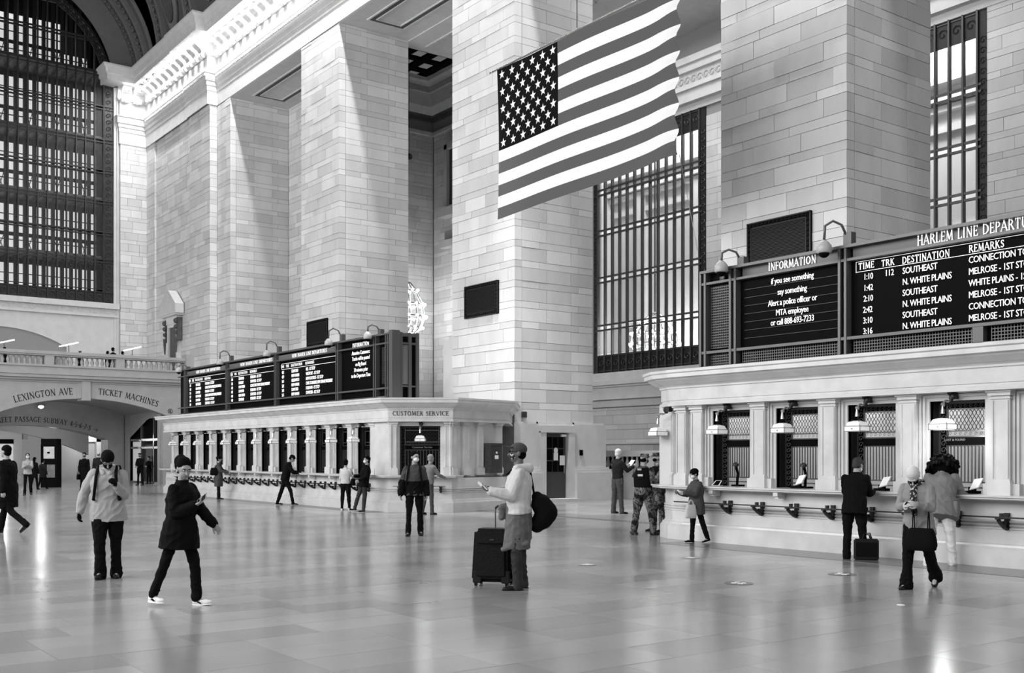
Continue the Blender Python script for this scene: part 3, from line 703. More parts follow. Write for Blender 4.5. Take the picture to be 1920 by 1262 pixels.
for (x, y, e_) in ((-70, 12, 70), (-71, 17, 60), (-77, 14, 130), (-85, 15, 200), (-90, 18, 200), (-77.5, 21.5, 110)):
    light('POINT', 'passage_lamp_light', (x, y, 2.9), e_, size=.15)
# ceiling lamps of the passage
def ceil_lamp(p, r, label, e=True):
    t = thing('ceiling_lamp', label, 'lamp', 'lamps under the passage vaults', tuple(p))
    MB().lathe([(r*.5, 0), (r*.9, .04), (r, .09), (r*.9, .12)], p, 12).build('canopy_ring', BRONZEL, t)
    MB().ball(p+Vector((0, 0, -.02)), r*.62, 10, 6, (1, 1, .7)).build('bulb', BULB, t)
ceil_lamp(onZ(77, 762, 4.32), .22, 'single glowing lamp under the nearest passage vault')
light('POINT', 'vault_lamp_light', onZ(77, 768, 4.1), 45, size=.15)
for px_, py_, zz, lb in ((42, 806, 3.3, 'left one of the glaring lamp pair behind the second arch'), (60, 806, 3.3, 'right one of the glaring lamp pair behind the second arch'), (28, 823, 3.0, 'left lamp of the small far pair deep in the passage'), (38.5, 823, 3.0, 'right lamp of the small far pair deep in the passage'), (145, 813, 3.1, 'glowing lamp by the second arch, above the dark coated couple')):
    dd = (zz-EYE)/((HZ-py_)/F); r = .16 if py_ < 820 else .14
    ceil_lamp(onZ(px_, py_, zz), r, lb)
# poster kiosk
p0 = onZ(92, 914, 0); kx, ky = p0.x, p0.y
k_ = thing('poster_kiosk', 'black poster kiosk standing in the passage', 'kiosk', None, (kx, ky, 0))
dv = Vector((cA, -sA, 0)); rv = Vector((sA, cA, 0))
def facing(name, m, parent, c, u0, u1, v0, v1, z0, z1):
    pts = [Vector(c)+rv*u+dv*v for u, v in ((u0, v0), (u1, v0), (u1, v1), (u0, v1))]
    vs = [(p.x, p.y, z) for z in (z0, z1) for p in pts]
    return MB().add(vs, [(0, 3, 2, 1), (4, 5, 6, 7), (0, 1, 5, 4), (1, 2, 6, 5), (2, 3, 7, 6), (3, 0, 4, 7)]).build(name, m, parent)
facing('cabinet', BLACK, k_, (kx, ky, 0), -.42, .42, -.5, 0, 0, 2.15); facing('header', BLACK, k_, (kx, ky, 0), -.40, .40, -.5, .02, 2.15, 2.45)
facing('poster', mat('poster_paper', .42, .6, noise=.25, nscale=6, emit=.1), k_, (kx, ky, 0), -.27, .27, 0, .02, 1.45, 2.05)
facing('lower_poster', mat('dim_poster', .14, .6, noise=.4, nscale=7), k_, (kx, ky, 0), -.1, .3, 0, .02, .5, 1.15)
q = MB().ball((kx+.03*cA, ky-.03*sA, 1.75), .1, 10, 6, (.3, 1, .5)).build('poster_picture', BLACK, k_)
# ============================================================ CORRIDOR BEHIND THE PIERS
YW = 35.0
cw_ = bx('wall_corridor_end', JOINT, -55.9, -55.35, 25.5, 36, 0, 24.5, label='grey block wall closing the corridor behind the second pier', kind='structure')
face_x(25.6, YW, -55.3, 4, 21.0, cw_, wmul=1.0, maxn=230)
wb = bx('wall_back', JOINT, -55.3, -41.3, YW+.03, YW+.4, 0, 24.5, label='block wall of the corridor around the tall bronze windows', kind='structure')
face_y(-55.2, -49.5, YW, 4, 21, wb, wmul=1.0, maxn=100)
MB().box(-41.4, -40.5, YW+.02, YW+.5, 0, 24.5).box(-40.5, -33, YW+.02, YW+.5, 0, 5.2).box(-33, -27.7, YW+.02, YW+.5, 0, 16.9).box(-27.7, -20, YW+.02, YW+.5, 0, 5.2).box(-20, 0, YW+.02, YW+.5, 0, 24).box(-40.5, -20, YW+.02, YW+.5, 16.9, 24).build('wall_mass', JOINT, wb)
face_y(-41.3, -29, YW, 1.7, 3.9, wb, wmul=1.3, maxn=60)
face_y(-33, -31.9, YW, 5.6, 16.5, wb, patt=([(0, .6, 1)], [(0, 1)]), maxn=60)
face_y(-20, -14.5, YW-.05, 5.6, 17, wb, wmul=1.2, maxn=110)
face_y(-31.5, -28.8, YW-.3, 5.6, 17, wb, wmul=1.0, maxn=60)
m = MB()
for z0, z1, o in ((5.2, 5.62, .12), (5.0, 5.2, .34), (4.9, 5.0, .2), (4.3, 4.36, .3), (4.36, 4.9, .1), (3.95, 4.3, .08), (2.15, 2.22, .16)): m.box(-42, -28, YW-o, YW, z0, z1)
for z0, z1, o in ((16.9, 17.2, .1), (17.2, 17.7, .4), (17.7, 17.9, .55), (18.6, 18.9, .3), (18.9, 19.2, .45)): m.box(-41.6, -19.2, YW-o, YW, z0, z1)
m.build('string_mouldings', PLAIN, wb)
MB().box(-41.6, -19.2, YW-.12, YW, 17.9, 18.6).build('carved_frieze', CARVED, wb, label='carved leafy frieze')
lf = MB()
for k in range(60):
    scroll(lf, (-41.4+.37*k, YW-.14, 18.25), Ex, Ez, .2, (0, -1, 0))
lf.build('frieze_scrolls', CARVED, wb, kind='stuff')
# coffered ceiling of the corridor
cc = bx('ceiling_corridor', PLAIN, -43, -8, YB, YW+.4, 20.45, 21.0, label='ceiling of the corridor behind the piers', kind='structure')
for a in (26.4, 29.4): MB().box(-42.4, -34, a, a+.16, 20.38, 20.46).box(-42.4, -34, a+1.9, a+2.06, 20.38, 20.46).build('carved_band', CARVED, cc)
m = MB(); m.box(-55.4, -43, YB, YW+.3, 24.5, 24.7)
for k in range(9): m.box(-55.3+1.45*k, -54.85+1.45*k, YB, YW, 23.9, 24.1)
for k in range(8): m.box(-55.3, -43, 25.6+1.3*k, 26.05+1.3*k, 23.88, 24.1)
m.build('coffer_beams', BLACK, cc, label='black coffered ceiling')
for i in range(8):
    for j in range(7): bx('coffer_panel', mat('skylight_panel', .3, .5, emit=.07) if 'skylight_panel' not in MATS else MATS['skylight_panel'], -54.75+1.45*i, -54.0+1.45*i, 26.15+1.3*j, 26.8+1.3*j, 23.99, 24.03, parent=cc)
def corn(prof, m_, nm):
    P = [(-55.3, 25.5, 1, 0), (-55.3, YW, 1, -1), (-41, YW, 0, -1)]
    return MB().sweep(prof, P).build(nm, m_, cc)
corn([(0, 20.8), (.06, 20.85), (.06, 21.05), (0, 21.1)], PLAIN, 'picture_moulding')
corn([(0, 21.6), (.08, 21.65), (.1, 21.9), (.2, 22.0)], DARKCARVE, 'corridor_cornice')
corn([(.2, 22.0), (.5, 22.4), (.6, 22.9), (.65, 23.1)], PLAIN, 'cornice_cove')
corn([(.65, 23.1), (.72, 23.15), (.72, 23.5), (.85, 23.6)], CARVED, 'cornice_band')
corn([(.85, 23.6), (1.05, 23.7), (1.1, 23.9)], PLAIN, 'cornice_edge')
gw = bx('window_3', DARKCARVE, -53.35, -50.0, YW-.1, YW, 16.4, 19.6, label='ornamental framed grille high on the corridor back wall', kind='structure')
MB().box(-53.65, -53.35, YW-.3, YW, 16.1, 19.9).box(-53.65, -50, YW-.3, YW, 19.6, 20.0).box(-53.9, -50, YW-.6, YW, 15.6, 16.1).box(-53.8, -50, YW-.5, YW, 13.8, 14.2).build('grille_surround', PLAIN, gw)
pb = bx('stone_parapet', PLAIN, -34.35, -33.45, 22.2, 23.2, 3.2, 5.95, label='plain stone parapet block behind the corner of the farther counter', kind='structure')
light('AREA', 'corridor_lamp', (-28, 30, 20), 900, (0, 0, 0), 16, 6)
# tall bronze windows
def tall_window(x0, x1, zb, zt, label, nm, rails):
    w = bx(nm, BRONZE, x0, x0+.35, YW-.02, YW+.08, zb, zt, label=label, kind='structure')
    MB().box(x1-.35, x1, YW-.02, YW+.08, zb, zt).box(x0+.35, x1-.35, YW-.02, YW+.08, zt-.9, zt).box(x0+.35, x1-.35, YW, YW+.08, zb, zb+.9).build('border_panel', BRONZE, w)
    n = 13; pt = (x1-x0-.7)/n
    for k in range(n+1):
        x = x0+.35+pt*k; bx('mullion', BRONZEL, x-.035, x+.035, YW-.1, YW+.06, zb, zt, parent=w)
    for z in rails:
        for dz in (-.12, .12): bx('rail', BRONZEL, x0+.2, x1-.2, YW-.08, YW+.04, z+dz-.04, z+dz+.04, parent=w)
    for k in range(n):
        xx = x0+.35+pt*k; zz = zb+.95
        for z in list(rails)+[zt-.9]:
            bx('pane', GLASS, xx+.04, xx+pt-.04, YW+.02, YW+.025, zz, z-.16, parent=w); zz = z+.16
    sc = MB()
    for k in range(n):
        xx = x0+.35+pt*(k+.5)
        scroll(sc, (xx, YW-.03, zb+.45), Ex, Ez, .2, (0, -1, 0)); scroll(sc, (xx, YW-.03, zt-.45), Ex, Ez, .2, (0, -1, 0))
        for zz in (zb+.12, zb+.84, zt-.1): sc.box(xx-.2, xx+.2, YW-.06, YW-.02, zz-.02, zz+.02)
    z = zb+1.2
    while z < zt-1:
        scroll(sc, (x0+.17, YW-.03, z), Ex, Ez, .14, (0, -1, 0)); scroll(sc, (x1-.17, YW-.03, z), Ex, Ez, .14, (0, -1, 0)); z += .36
    sc.build('bronze_scrollwork', BRONZEL, w, kind='stuff')
    return w
RL = [onY(1322, q, YW).z for q in (588, 488, 390, 305)]
tall_window(-40.5, -33.0, onY(1325, 683, YW).z, 16.92, 'tall bronze lattice window behind the flag, chandelier light behind it', 'window_4', RL)
RL2 = [onY(1834, q, YW).z for q in (365, 270, 166)]
tall_window(-27.6, -20.0, 5.65, 16.92, 'tall bronze window at the upper right with pale panes', 'window_5', [RL2[0]-2.1*2, RL2[0]-2.1]+RL2)
# bright gallery behind the tall windows
gl = bx('wall_gallery', INNER, -44, -14, 39.4, 39.6, 3, 21, label='bright gallery wall behind the tall bronze windows', kind='structure')
bx('gallery_floor', INNER, -44, -14, YW+.5, 39.4, 4.8, 5.0, parent=gl); bx('gallery_ceiling', INNER, -44, -14, YW+.5, 39.4, 19, 19.2, parent=gl)
bx('gallery_end', INNER, -44.2, -44, YW+.5, 39.4, 4.8, 19.2, parent=gl)
m = MB()
for z, o in ((15.5, .5), (15.2, .3), (14.4, .2), (16.2, .7)): m.box(-44, -14, 39.4-o, 39.4, z, z+.25)
for k in range(8): m.box(-42+4*k, -41.3+4*k, 39.1, 39.4, 5, 15.2)
m.build('gallery_mouldings', INNER, gl)
light('AREA', 'gallery_light', (-36.5, 37, 18.8), 1150, (0, 0, 0), 14, 2)
light('AREA', 'gallery_light', (-24, 37, 18.8), 1250, (0, 0, 0), 8, 3)
# ramp balustrade
rb = thing('ramp_balustrade', 'low stone balustrade of the ramp behind the man reading a paper', 'balustrade', None, (-27, 27.5, 0))
MB().box(-34.2, -19, 27.5, 27.9, 0, 1.08).box(-34.2, -19, 27.44, 27.96, 1.0, 1.1).build('parapet', PLAIN, rb)
MB().box(-34.2, -19, 27.42, 27.98, 1.58, 1.80).box(-34.2, -31.95, 27.5, 27.9, 1.1, 1.6).box(-26.4, -25.7, 27.5, 27.9, 1.1, 1.6).box(-28.9, -28.5, 27.5, 27.9, 1.1, 1.6).build('coping', PLAIN, rb)
b2 = MB().lathe([(.07, 0), (.04, .05), (.085, .17), (.05, .34), (.035, .42), (.065, .48)], (0, 0, 0), 8).build('baluster', PLAIN, rb, smooth=True); b2.location = (-31.75, 27.7, 1.1)
for k in range(1, 47):
    x = -31.75+.27*k
    if -29.05 < x < -28.4 or -26.55 < x < -25.6: continue
    o = bpy.data.objects.new('baluster', b2.data); o.location = (x, 27.7, 1.1); C.objects.link(o); o.parent = rb; o.matrix_parent_inverse = Matrix.Translation((27, -27.5, 0))
b2.matrix_parent_inverse = Matrix.Translation((27, -27.5, 0))
bx('ramp_shade_sheet', DARK, -34, -19, 28.3, 28.32, 0, 1.62, label='dark sheet for the shaded ramp opening behind the balustrade', kind='structure')  # thin sheet coloured near-black for the shade in the ramp opening
# ============================================================ CHANDELIERS
def chandelier(c, r, h_, label, ztop):
    c = Vector(c); t = thing('chandelier', label, 'chandelier', None, tuple(c))
    MB().tube([c+Vector((0, 0, h_*.55)), Vector((c.x, c.y, ztop))], .04, 6).build('hanging_chain', BRONZEL, t)
    m = MB()
    for z, rr in ((.35, .55), (.1, .92), (-.12, 1), (-.32, .8), (.5, .2)):
        for k in range(16):
            a0, a1 = 2*pi*k/16, 2*pi*(k+1)/16
            m.bar(c+Vector((r*rr*cos(a0), r*rr*sin(a0), h_*z)), c+Vector((r*rr*cos(a1), r*rr*sin(a1), h_*z)), .06)
    for k in range(16):
        a = 2*pi*k/16; m.tube([c+Vector((r*q*cos(a), r*q*sin(a), h_*z)) for z, q in ((.5, .2), (.35, .55), (.1, .92), (-.12, 1), (-.32, .8), (-.45, .4))], .025, 4)
    m.build('cage', BRASS, t)
    tiers = MB()
    for z, rr, kk in ((.36, .6, 8), (.1, .98, 14), (-.12, 1.06, 14), (-.32, .86, 12), (-.44, .4, 6)):
        for k in range(kk):
            a = 2*pi*k/kk; p = c+Vector((r*rr*cos(a), r*rr*sin(a), h_*z)); MB().ball(p, .075, 8, 5).build('bulb', BULB, t)
p = onY(763, 582, 31.5); chandelier(p, 1.05, 3.1, 'glittering round chandelier half hidden by the second pier', 20.5 if p.x > -43 else 24.5)
light('POINT', 'chandelier_light', tuple(p), 350, size=.6)
p = onY(1228, 635, 37.3); chandelier(p, 1.2, 2.4, 'glowing chandelier seen through the bronze lattice window', 19.05)
light('POINT', 'chandelier_light', tuple(p), 260, size=.7)
p = onY(767, 294, 29)
g = thing('hanging_globe', 'small dark glass globe high beside the second pier', 'globe', None, tuple(p)); MB().ball(p, .17, 12, 8).build('globe', mat('dark_globe', .03, .05), g); MB().tube([p, Vector((p.x, p.y, 20.5 if p.x > -43 else 24.5))], .015, 5).build('wire', BRONZE, g)
# ============================================================ TICKET COUNTERS
BARM = mat('bright_bars', .10, .35, metal=.7)
ROOM = mat('glowing_room_wall', .55, .7, emit=.16)  # glow put into the wall stands in for the room's lighting
GRSCROLL = mat('bronze_scroll_relief', .16, .35, metal=.6)
class TB(MB):
    """boxes in a face frame: u along the face, v into it, z up"""
    def __init__(s, o, ang): MB.__init__(s); s.M = Matrix.Translation(Vector((o[0], o[1], 0))) @ Matrix.Rotation(ang, 4, 'Z')
    def done(s, *a, **k): s.v = [tuple(s.M @ Vector(p)) for p in s.v]; return s.build(*a, **k)
def window_bay(c, o, ang, w, ow, lit, board=None, lod=0, deep=.5):
    """one glazed ticket window centred in a bay of width w; all parts of counter c"""
    def B(): return TB(o, ang)
    u0, u1 = (w-ow)/2, (w+ow)/2
    b = B(); b.box(.13, u0, .24, .34, 1.05, 2.66).box(u1, w-.13, .24, .34, 1.05, 2.66).box(u0, u1, .24, .34, 2.48, 2.66)
    b.done('window_wall', PLAIN, c)
    b = B(); b.box(u0-.03, u0, .27, deep+.1, 1.05, 2.48).box(u1, u1+.03, .27, deep+.1, 1.05, 2.48).box(u0, u1, .27, deep+.1, 2.48, 2.52)
    b.done('bronze_reveal', BRONZE, c)
    b = B()
    for k, (a, t) in enumerate(((.11, .20), (.06, .225))):
        b.box(u0-a-.04, u0-a, t-.02, .26, 1.05, 2.48+a+.04).box(u1+a, u1+a+.04, t-.02, .26, 1.05, 2.48+a+.04).box(u0-a, u1+a, t-.02, .26, 2.48+a, 2.52+a)
    b.box(u0-.18, u0-.02, .14, .26, 1.05, 1.22).box(u1+.02, u1+.18, .14, .26, 1.05, 1.22)
    b.done('window_surround', MARBLE, c)
    y = deep
    tw = B(); tw.box(u0, u1, y, y+.03, 2.44, 2.48).box(u0, u0+.03, y, y+.03, 1.05, 2.48).box(u1-.03, u1, y, y+.03, 1.05, 2.48)
    a, d = u0+.14, u1-.14
    tw.box(a-.012, a+.012, y, y+.03, 1.05, 2.44).box(d-.012, d+.012, y, y+.03, 1.05, 2.44)
    for z in (2.36, 2.02, 1.93, 1.79, 1.22, 1.14): tw.box(a, d, y, y+.03, z-.012, z+.012)
    tw = tw.done('ticket_window', BARM, c)
    sc = B()
    if lod == 0:
        z = 1.12
        while z < 2.45:
            scroll(sc, (u0+.085, y, z), (1, 0, 0), (0, 0, 1), .05, (0, -1, 0)); scroll(sc, (u1-.085, y, z), (1, 0, 0), (0, 0, 1), .05, (0, -1, 0)); z += .1
        u = a+.06
        while u < d: scroll(sc, (u, y, 2.40), (1, 0, 0), (0, 0, 1), .035, (0, -1, 0)); scroll(sc, (u, y, 1.975), (1, 0, 0), (0, 0, 1), .03, (0, -1, 0)); u += .085
        sc.done('scrollwork', GRSCROLL, tw, kind='stuff')
        lt_ = B(); n = 10; s_ = (d-a)/n
        for k in range(-4, n+1):
            for sg in (1, -1):
                pts = []
                for q in range(9):
                    zz = 2.03+.32*q/8; uu = a+s_*(k+.5)+sg*s_*.5*sin(pi*q/2)+s_*(q/8)*2
                    uu = a+s_*(k+2)+sg*s_*.48*sin(pi*q/2.667)
                    pts.append((min(max(uu, a), d), y+.012, zz))
                if pts[0][0] > a and pts[0][0] < d: lt_.tube(pts, .006, 4)
        lt_.done('lattice', BARM, tw)
    b = B().box(u0, u1, y+.03, y+.05, 1.05, 2.48); 
    B().box(u0+.02, a-.012, y+.02, y+.03, 1.05, 2.46).box(d+.012, u1-.02, y+.02, y+.03, 1.05, 2.46).box(a, d, y+.02, y+.03, 2.37, 2.46).done('border_backing', BLACK, tw)
    B().box(a, d, y-.02, y+.03, 1.80, 1.92).done('name_board', BLACK, tw)
    nb = 11
    for k in range(1, nb):
        u = a+(d-a)*k/nb; B().box(u-.008, u+.008, y, y+.02, 1.22, 1.79).done('bar', BARM, tw)
    B().box(a, d, y+.03, y+.035, 1.05, 2.38).done('pane', GLASS, tw)
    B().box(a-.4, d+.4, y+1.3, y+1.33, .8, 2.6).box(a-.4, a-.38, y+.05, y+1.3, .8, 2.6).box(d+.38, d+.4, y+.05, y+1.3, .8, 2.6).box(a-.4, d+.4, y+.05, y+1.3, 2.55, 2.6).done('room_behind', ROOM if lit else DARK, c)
    B().box(u0-.03, u1+.03, .2, y+.3, 1.0, 1.055).done('sill', MARBLE, c)
    return tw
def pilaster(c, o, ang, u, wd=.29, m=None):
    b = TB(o, ang); h_ = wd/2
    b.box(u-h_, u+h_, .12, .4, 1.05, 2.52).box(u-h_-.03, u+h_+.03, .08, .4, 1.05, 1.24).box(u-h_-.02, u+h_+.02, .09, .4, 1.24, 1.27)
    b.box(u-h_-.02, u+h_+.02, .10, .4, 2.47, 2.49).box(u-h_-.03, u+h_+.03, .08, .4, 2.52, 2.57).box(u-h_-.05, u+h_+.05, .05, .4, 2.57, 2.62)
    for s_ in (-1, 1): b.box(u+s_*(h_-.03)-.012, u+s_*(h_-.03)+.012, .105, .12, 1.3, 2.45)
    b.done('pilaster', MARBLE, c)
def counter_body(c, path, zt=3.26):
    def sw(pr, nm, m): return MB().sweep(pr, path).build(nm, m, c)
    sw([(-.3, 0), (0.02, 0), (.02, .26), (0, .28), (-.02, .30), (-.03, .33), (-.06, .35), (-.07, .37), (-.3, .37)], 'plinth', MARBLE)
    sw([(-.08, .36), (-.08, .55), (-.06, .56), (-.06, .58), (-.09, .59), (-.06, .61), (-.06, .63), (-.09, .64), (-.06, .66), (-.06, .68), (-.09, .69), (-.09, .98)], 'dado', MARBLE)
    sw([(-.3, 2.60), (.02, 2.60), (.02, 2.66), (-.02, 2.67), (-.02, 2.70), (.0, 2.71), (.0, 2.93), (.03, 2.94), (.03, 2.97)], 'frieze', MARBLE)
    sw([(.03, 2.97), (.06, 3.0), (.10, 3.01), (.24, 3.09), (.26, 3.12), (.33, 3.13), (.33, 3.2), (.36, 3.22), (.36, 3.27), (-.6, 3.29)], 'cornice', MARBLE)
def ledge(c, path): MB().sweep([(-.45, .985), (.14, .985), (.17, 1.0), (.17, 1.02), (.20, 1.03), (.20, 1.055), (-.45, 1.06)], path).build('counter_ledge', MARBLE, c)
def bag_rail(c, o, ang, u0, u1, step, br0=.3):
    b = TB(o, ang); b.box(u0, u1, -.20, -.15, .735, .755).box(u0, u1, -.12, -.09, .735, .75); b.done('bag_rail', BRONZE, c)
    u = u0+br0
    while u < u1:
        b = TB(o, ang); b.box(u-.03, u+.03, -.22, .08, .715, .735).box(u-.035, u+.035, .04, .09, .56, .80).box(u-.02, u+.02, -.12, -.06, .735, .80)
        b.tube([(u, -.18, .71), (u, -.12, .66), (u, -.03, .60), (u, .05, .57)], .03, 6); b.ball((u, -.04, .64), .045, 8, 5)
        b.done('rail_bracket', BRONZE, c); u += step
def ledge_brackets(c, o, ang, us):
    for u in us:
        b = TB(o, ang); b.box(u-.04, u+.04, -.12, .06, .88, .985).box(u-.05, u+.05, -.16, -.06, .92, .985); b.done('ledge_bracket', MARBLE, c)
def counter_lamp(o, ang, u, label, lit=False, grp='lamps over the ticket windows', vout=.0, top=2.56, scale=1.0, ornament=True):
    M = Matrix.Translation(Vector((o[0], o[1], 0))) @ Matrix.Rotation(ang, 4, 'Z')
    base = M @ Vector((u, 0, 2.2)); t = thing('counter_lamp', label, 'lamp', grp, tuple(base))
    def T(): return TB(o, ang)
    b = T(); b.box(u-.05, u+.05, .12, .22, top-.06, top+.06).ball((u-.03, .1, top+.03), .04, 6, 5).ball((u+.03, .1, top-.02), .045, 6, 5).ball((u+.0, .08, top+.05), .035, 6, 5).ball((u, .1, top-.05), .045, 6, 5); b.done('wall_bracket', BRONZE, t)
    zs = 2.18
    b = T(); b.tube([(u, .12, top-.04), (u, .04, top-.10), (u, -.06, top-.09), (u, -.12, top-.13), (u, -.14, top-.17)], .016, 6).ball((u, -.13, top-.15), .035, 8, 5).ball((u, -.01, top-.1), .024, 6, 4)
    b.tube([(u, -.14, top-.17), (u, -.14, zs+.09)], [.014, .035], 8); b.done('arm', BRASS, t)
    b = T(); v = -.14; W1, D1, W0, D0 = .15, .13, .085, .07
    b.box(u-W1, u+W1, v-D1, v+D1, 2.03, 2.11)
    def fr(w0, d0, z0, w1, d1, z1): b.add([(u-w0, v-d0, z0), (u+w0, v-d0, z0), (u+w0, v+d0, z0), (u-w0, v+d0, z0), (u-w1, v-d1, z1), (u+w1, v-d1, z1), (u+w1, v+d1, z1), (u-w1, v+d1, z1)], [(0, 1, 5, 4), (1, 2, 6, 5), (2, 3, 7, 6), (3, 0, 4, 7), (4, 5, 6, 7)])
    fr(W1*.93, D1*.93, 2.12, W0*1.25, D0*1.3, 2.18); fr(W0*1.25, D0*1.3, 2.18, W0*.5, D0*.5, 2.20)
    b.done('shade', LAMPLIT if lit else LAMPGLASS, t)
    b = T()
    for z in (2.03, 2.112):
        for s_ in (-1, 1):
            b.box(u-W1-.006, u+W1+.006, v+s_*D1-.007, v+s_*D1+.007, z-.007, z+.007); b.box(u+s_*W1-.007, u+s_*W1+.007, v-D1, v+D1, z-.007, z+.007)
    for s_ in (-1, 1):
        for r in (-1, 1):
            b.box(u+s_*W1-.007, u+s_*W1+.007, v+r*D1-.007, v+r*D1+.007, 2.03, 2.11); b.bar((u+s_*W1*.95, v+r*D1*.95, 2.11), (u+s_*W0, v+r*D0, 2.19), .012)
    b.ball((u, v-D1-.006, 2.07), .012, 6, 4)
    b.done('shade_frame', BRASS, t)
    return t
# ---- nearer counter (right)
YR = 15.1
cr = thing('ticket_counter', 'nearer ticket counter with four lamps at the right, under the larger departure board', 'counter', None, (-10, YR, 0))
PR = [(-16.0, 21.8, -1, 0), (-16.0, 15.9, -1, -.35), (-15.75, 15.4, -.85, -.62), (-15.3, 15.16, -.45, -.95), (-14.9, YR, -.1, -1), (4, YR, 0, -1)]
counter_body(cr, PR); ledge(cr, PR)
oR = (-14.60, YR); pw = 1.523
lab = ['leftmost', 'second from the left', 'third', 'fourth']
for k in range(5):
    window_bay(cr, (oR[0]+pw*k, oR[1]), 0, pw, .92, True)
    pilaster(cr, oR, 0, pw*k)
pilaster(cr, oR, 0, -.42, .26); pilaster(cr, oR, 0, pw*5)
pilaster(cr, (-15.55, 15.35), -.6, 0, .2)
MB().box(-15.9, -14.5, 15.5, 15.8, 1.05, 2.65).build('end_wall', PLAIN, cr)
MB().box(-15.2, -14.5, 15.32, 15.5, 1.05, 2.65).build('end_wall', PLAIN, cr)
MB().box(-15.4, 3, 15.6, 22, 3.1, 3.25).build('roof_slab', PLAIN, cr)
bag_rail(cr, oR, 0, -.3, 7, .76, .45); ledge_brackets(cr, oR, 0, [.62+pw*k for k in range(5)])
for i, (uu, lb, lt_) in enumerate(((.76, 'unlit lamp over the first window of the nearer counter, behind the short woman', 0), (.76+pw, 'lamp over the second window of the nearer counter', 0), (.76+2*pw, 'lamp over the window where the man in black stands', 0), (.76+3*pw, 'brightly lit lamp over the window of the curly haired customer', 1))):
    counter_lamp(oR, 0, uu, lb, bool(lt_))
light('POINT', 'lit_lamp_light', (oR[0]+.76+3*pw, YR-.14, 1.95), 14, size=.08)
hl = counter_lamp((-15.60, 15.30), -pi/2, 0, 'brass framed lamp hanging off the end of the nearer counter', False, 'end lamps of the counters')
# room light behind the nearer windows
light('AREA', 'ticket_room_light', (-11, YR+1.2, 2.5), 50, (0, 0, 0), 7, .8)
# name board lettering on the fourth window and small things on the ledge
sans('LOST & FOUND', (-9.62, YR+.475, 1.865), .05, 'lettering', MATS['white_lettering'] if 0 else mat('dim_letters', .25, .5), cr)
def device(x, kind, label):
    t = thing('card_terminal' if kind else 'microphone_stand', label, 'terminal' if kind else 'stand', None, (x, YR+.3, 1.06))
    if kind:
        MB().box(x-.12, x+.10, YR+.2, YR+.34, 1.06, 1.10).box(x-.05, x+.05, YR+.24, YR+.3, 1.1, 1.16).build('base', BLACK, t)
        MB().add([(x+.02, YR+.15, 1.12), (x+.16, YR+.15, 1.16), (x+.2, YR+.22, 1.3), (x+.06, YR+.22, 1.28), (x+.02, YR+.18, 1.11), (x+.16, YR+.18, 1.15), (x+.2, YR+.25, 1.3), (x+.06, YR+.25, 1.27)], [(0, 1, 2, 3), (7, 6, 5, 4), (0, 4, 5, 1), (1, 5, 6, 2), (2, 6, 7, 3), (3, 7, 4, 0)]).build('keypad', PAPER, t)
    else:
        MB().box(x-.1, x+.1, YR+.25, YR+.4, 1.06, 1.09).tube([(x, YR+.3, 1.08), (x, YR+.32, 1.3), (x-.02, YR+.3, 1.42)], .025, 6).build('stem', BLACK, t)
        MB().lathe([(.01, 0), (.055, .02), (.06, .06), (.02, .09)], (x-.03, YR+.3, 1.42), 10).build('head', BRONZEL, t)
device(oR[0]+.86, 0, 'dark gooseneck speaker at the first window of the nearer counter'); device(oR[0]+.78+pw, 1, 'card terminal at the second window of the nearer counter'); device(oR[0]+.9+pw, 0, 'dark gooseneck speaker behind the second window terminal')
device(oR[0]+.95+2*pw, 1, 'card terminal in front of the man in black'); device(oR[0]+1.0+3*pw, 1, 'card terminal beside the curly haired customer')
tt = thing('tablet', 'small white edged tablet lying tilted at the first window', 'tablet', None, (oR[0]+.4, YR+.2, 1.06))
MB().add([(oR[0]+.38, YR+.12, 1.065), (oR[0]+.58, YR+.12, 1.065), (oR[0]+.56, YR+.22, 1.16), (oR[0]+.40, YR+.22, 1.16)], [(0, 1, 2, 3)]).box(oR[0]+.4, oR[0]+.56, YR+.2, YR+.24, 1.06, 1.07).build('case', PAPER, tt)
MB().add([(oR[0]+.41, YR+.124, 1.073), (oR[0]+.55, YR+.124, 1.073), (oR[0]+.54, YR+.21, 1.155), (oR[0]+.425, YR+.21, 1.155)], [(0, 1, 2, 3)]).build('screen', BLACK, tt)
# ---- farther counter (left)
YL = 15.6
cl = thing('ticket_counter', 'farther ticket counter with twelve windows running to the passage arch', 'counter', None, (-36, YL, 0))
e1, e2, e3 = Vector((-27.05, YL)), Vector((-25.95, 17.1)), Vector((-26.55, 19.5))
def nrm(a, b): d = (b-a).normalized(); return Vector((d.y, -d.x))
n0, n1, n2 = Vector((0, -1)), nrm(e1, e2), nrm(e2, e3)
def mit(a, b): m_ = (a+b)/(1+a.dot(b)); return m_
P1, P2 = mit(n0, n1), mit(n1, n2)
PL = [(-46.6, 21, -1, 0), (-46.6, YL+.5, -1, -.4), (-46.2, YL, -.4, -1), (e1.x, e1.y, P1.x, P1.y), (e2.x, e2.y, P2.x, P2.y), (e3.x, e3.y, n2.x, n2.y), (-29.3, 21.7, n2.x, n2.y)]
counter_body(cl, PL); ledge(cl, PL[:5]+[(e2.x-.1, e2.y+.3, .8, .2)])
oL = (-45.40, YL); pl = 1.435
for k in range(12): window_bay(cl, (oL[0]+pl*k, oL[1]), 0, pl, .86, False, lod=1, deep=.42)
for k in range(13): pilaster(cl, oL, 0, pl*k)
ua = 12*pl; b = TB(oL, 0); b.box(ua+.1, e1.x-oL[0]-.02, .10, .4, 1.05, 2.62).done('corner_wall', MARBLE, cl)
bag_rail(cl, oL, 0, 1.0, 17.4, .72, .3); ledge_brackets(cl, oL, 0, [.62+pl*k for k in range(12)])
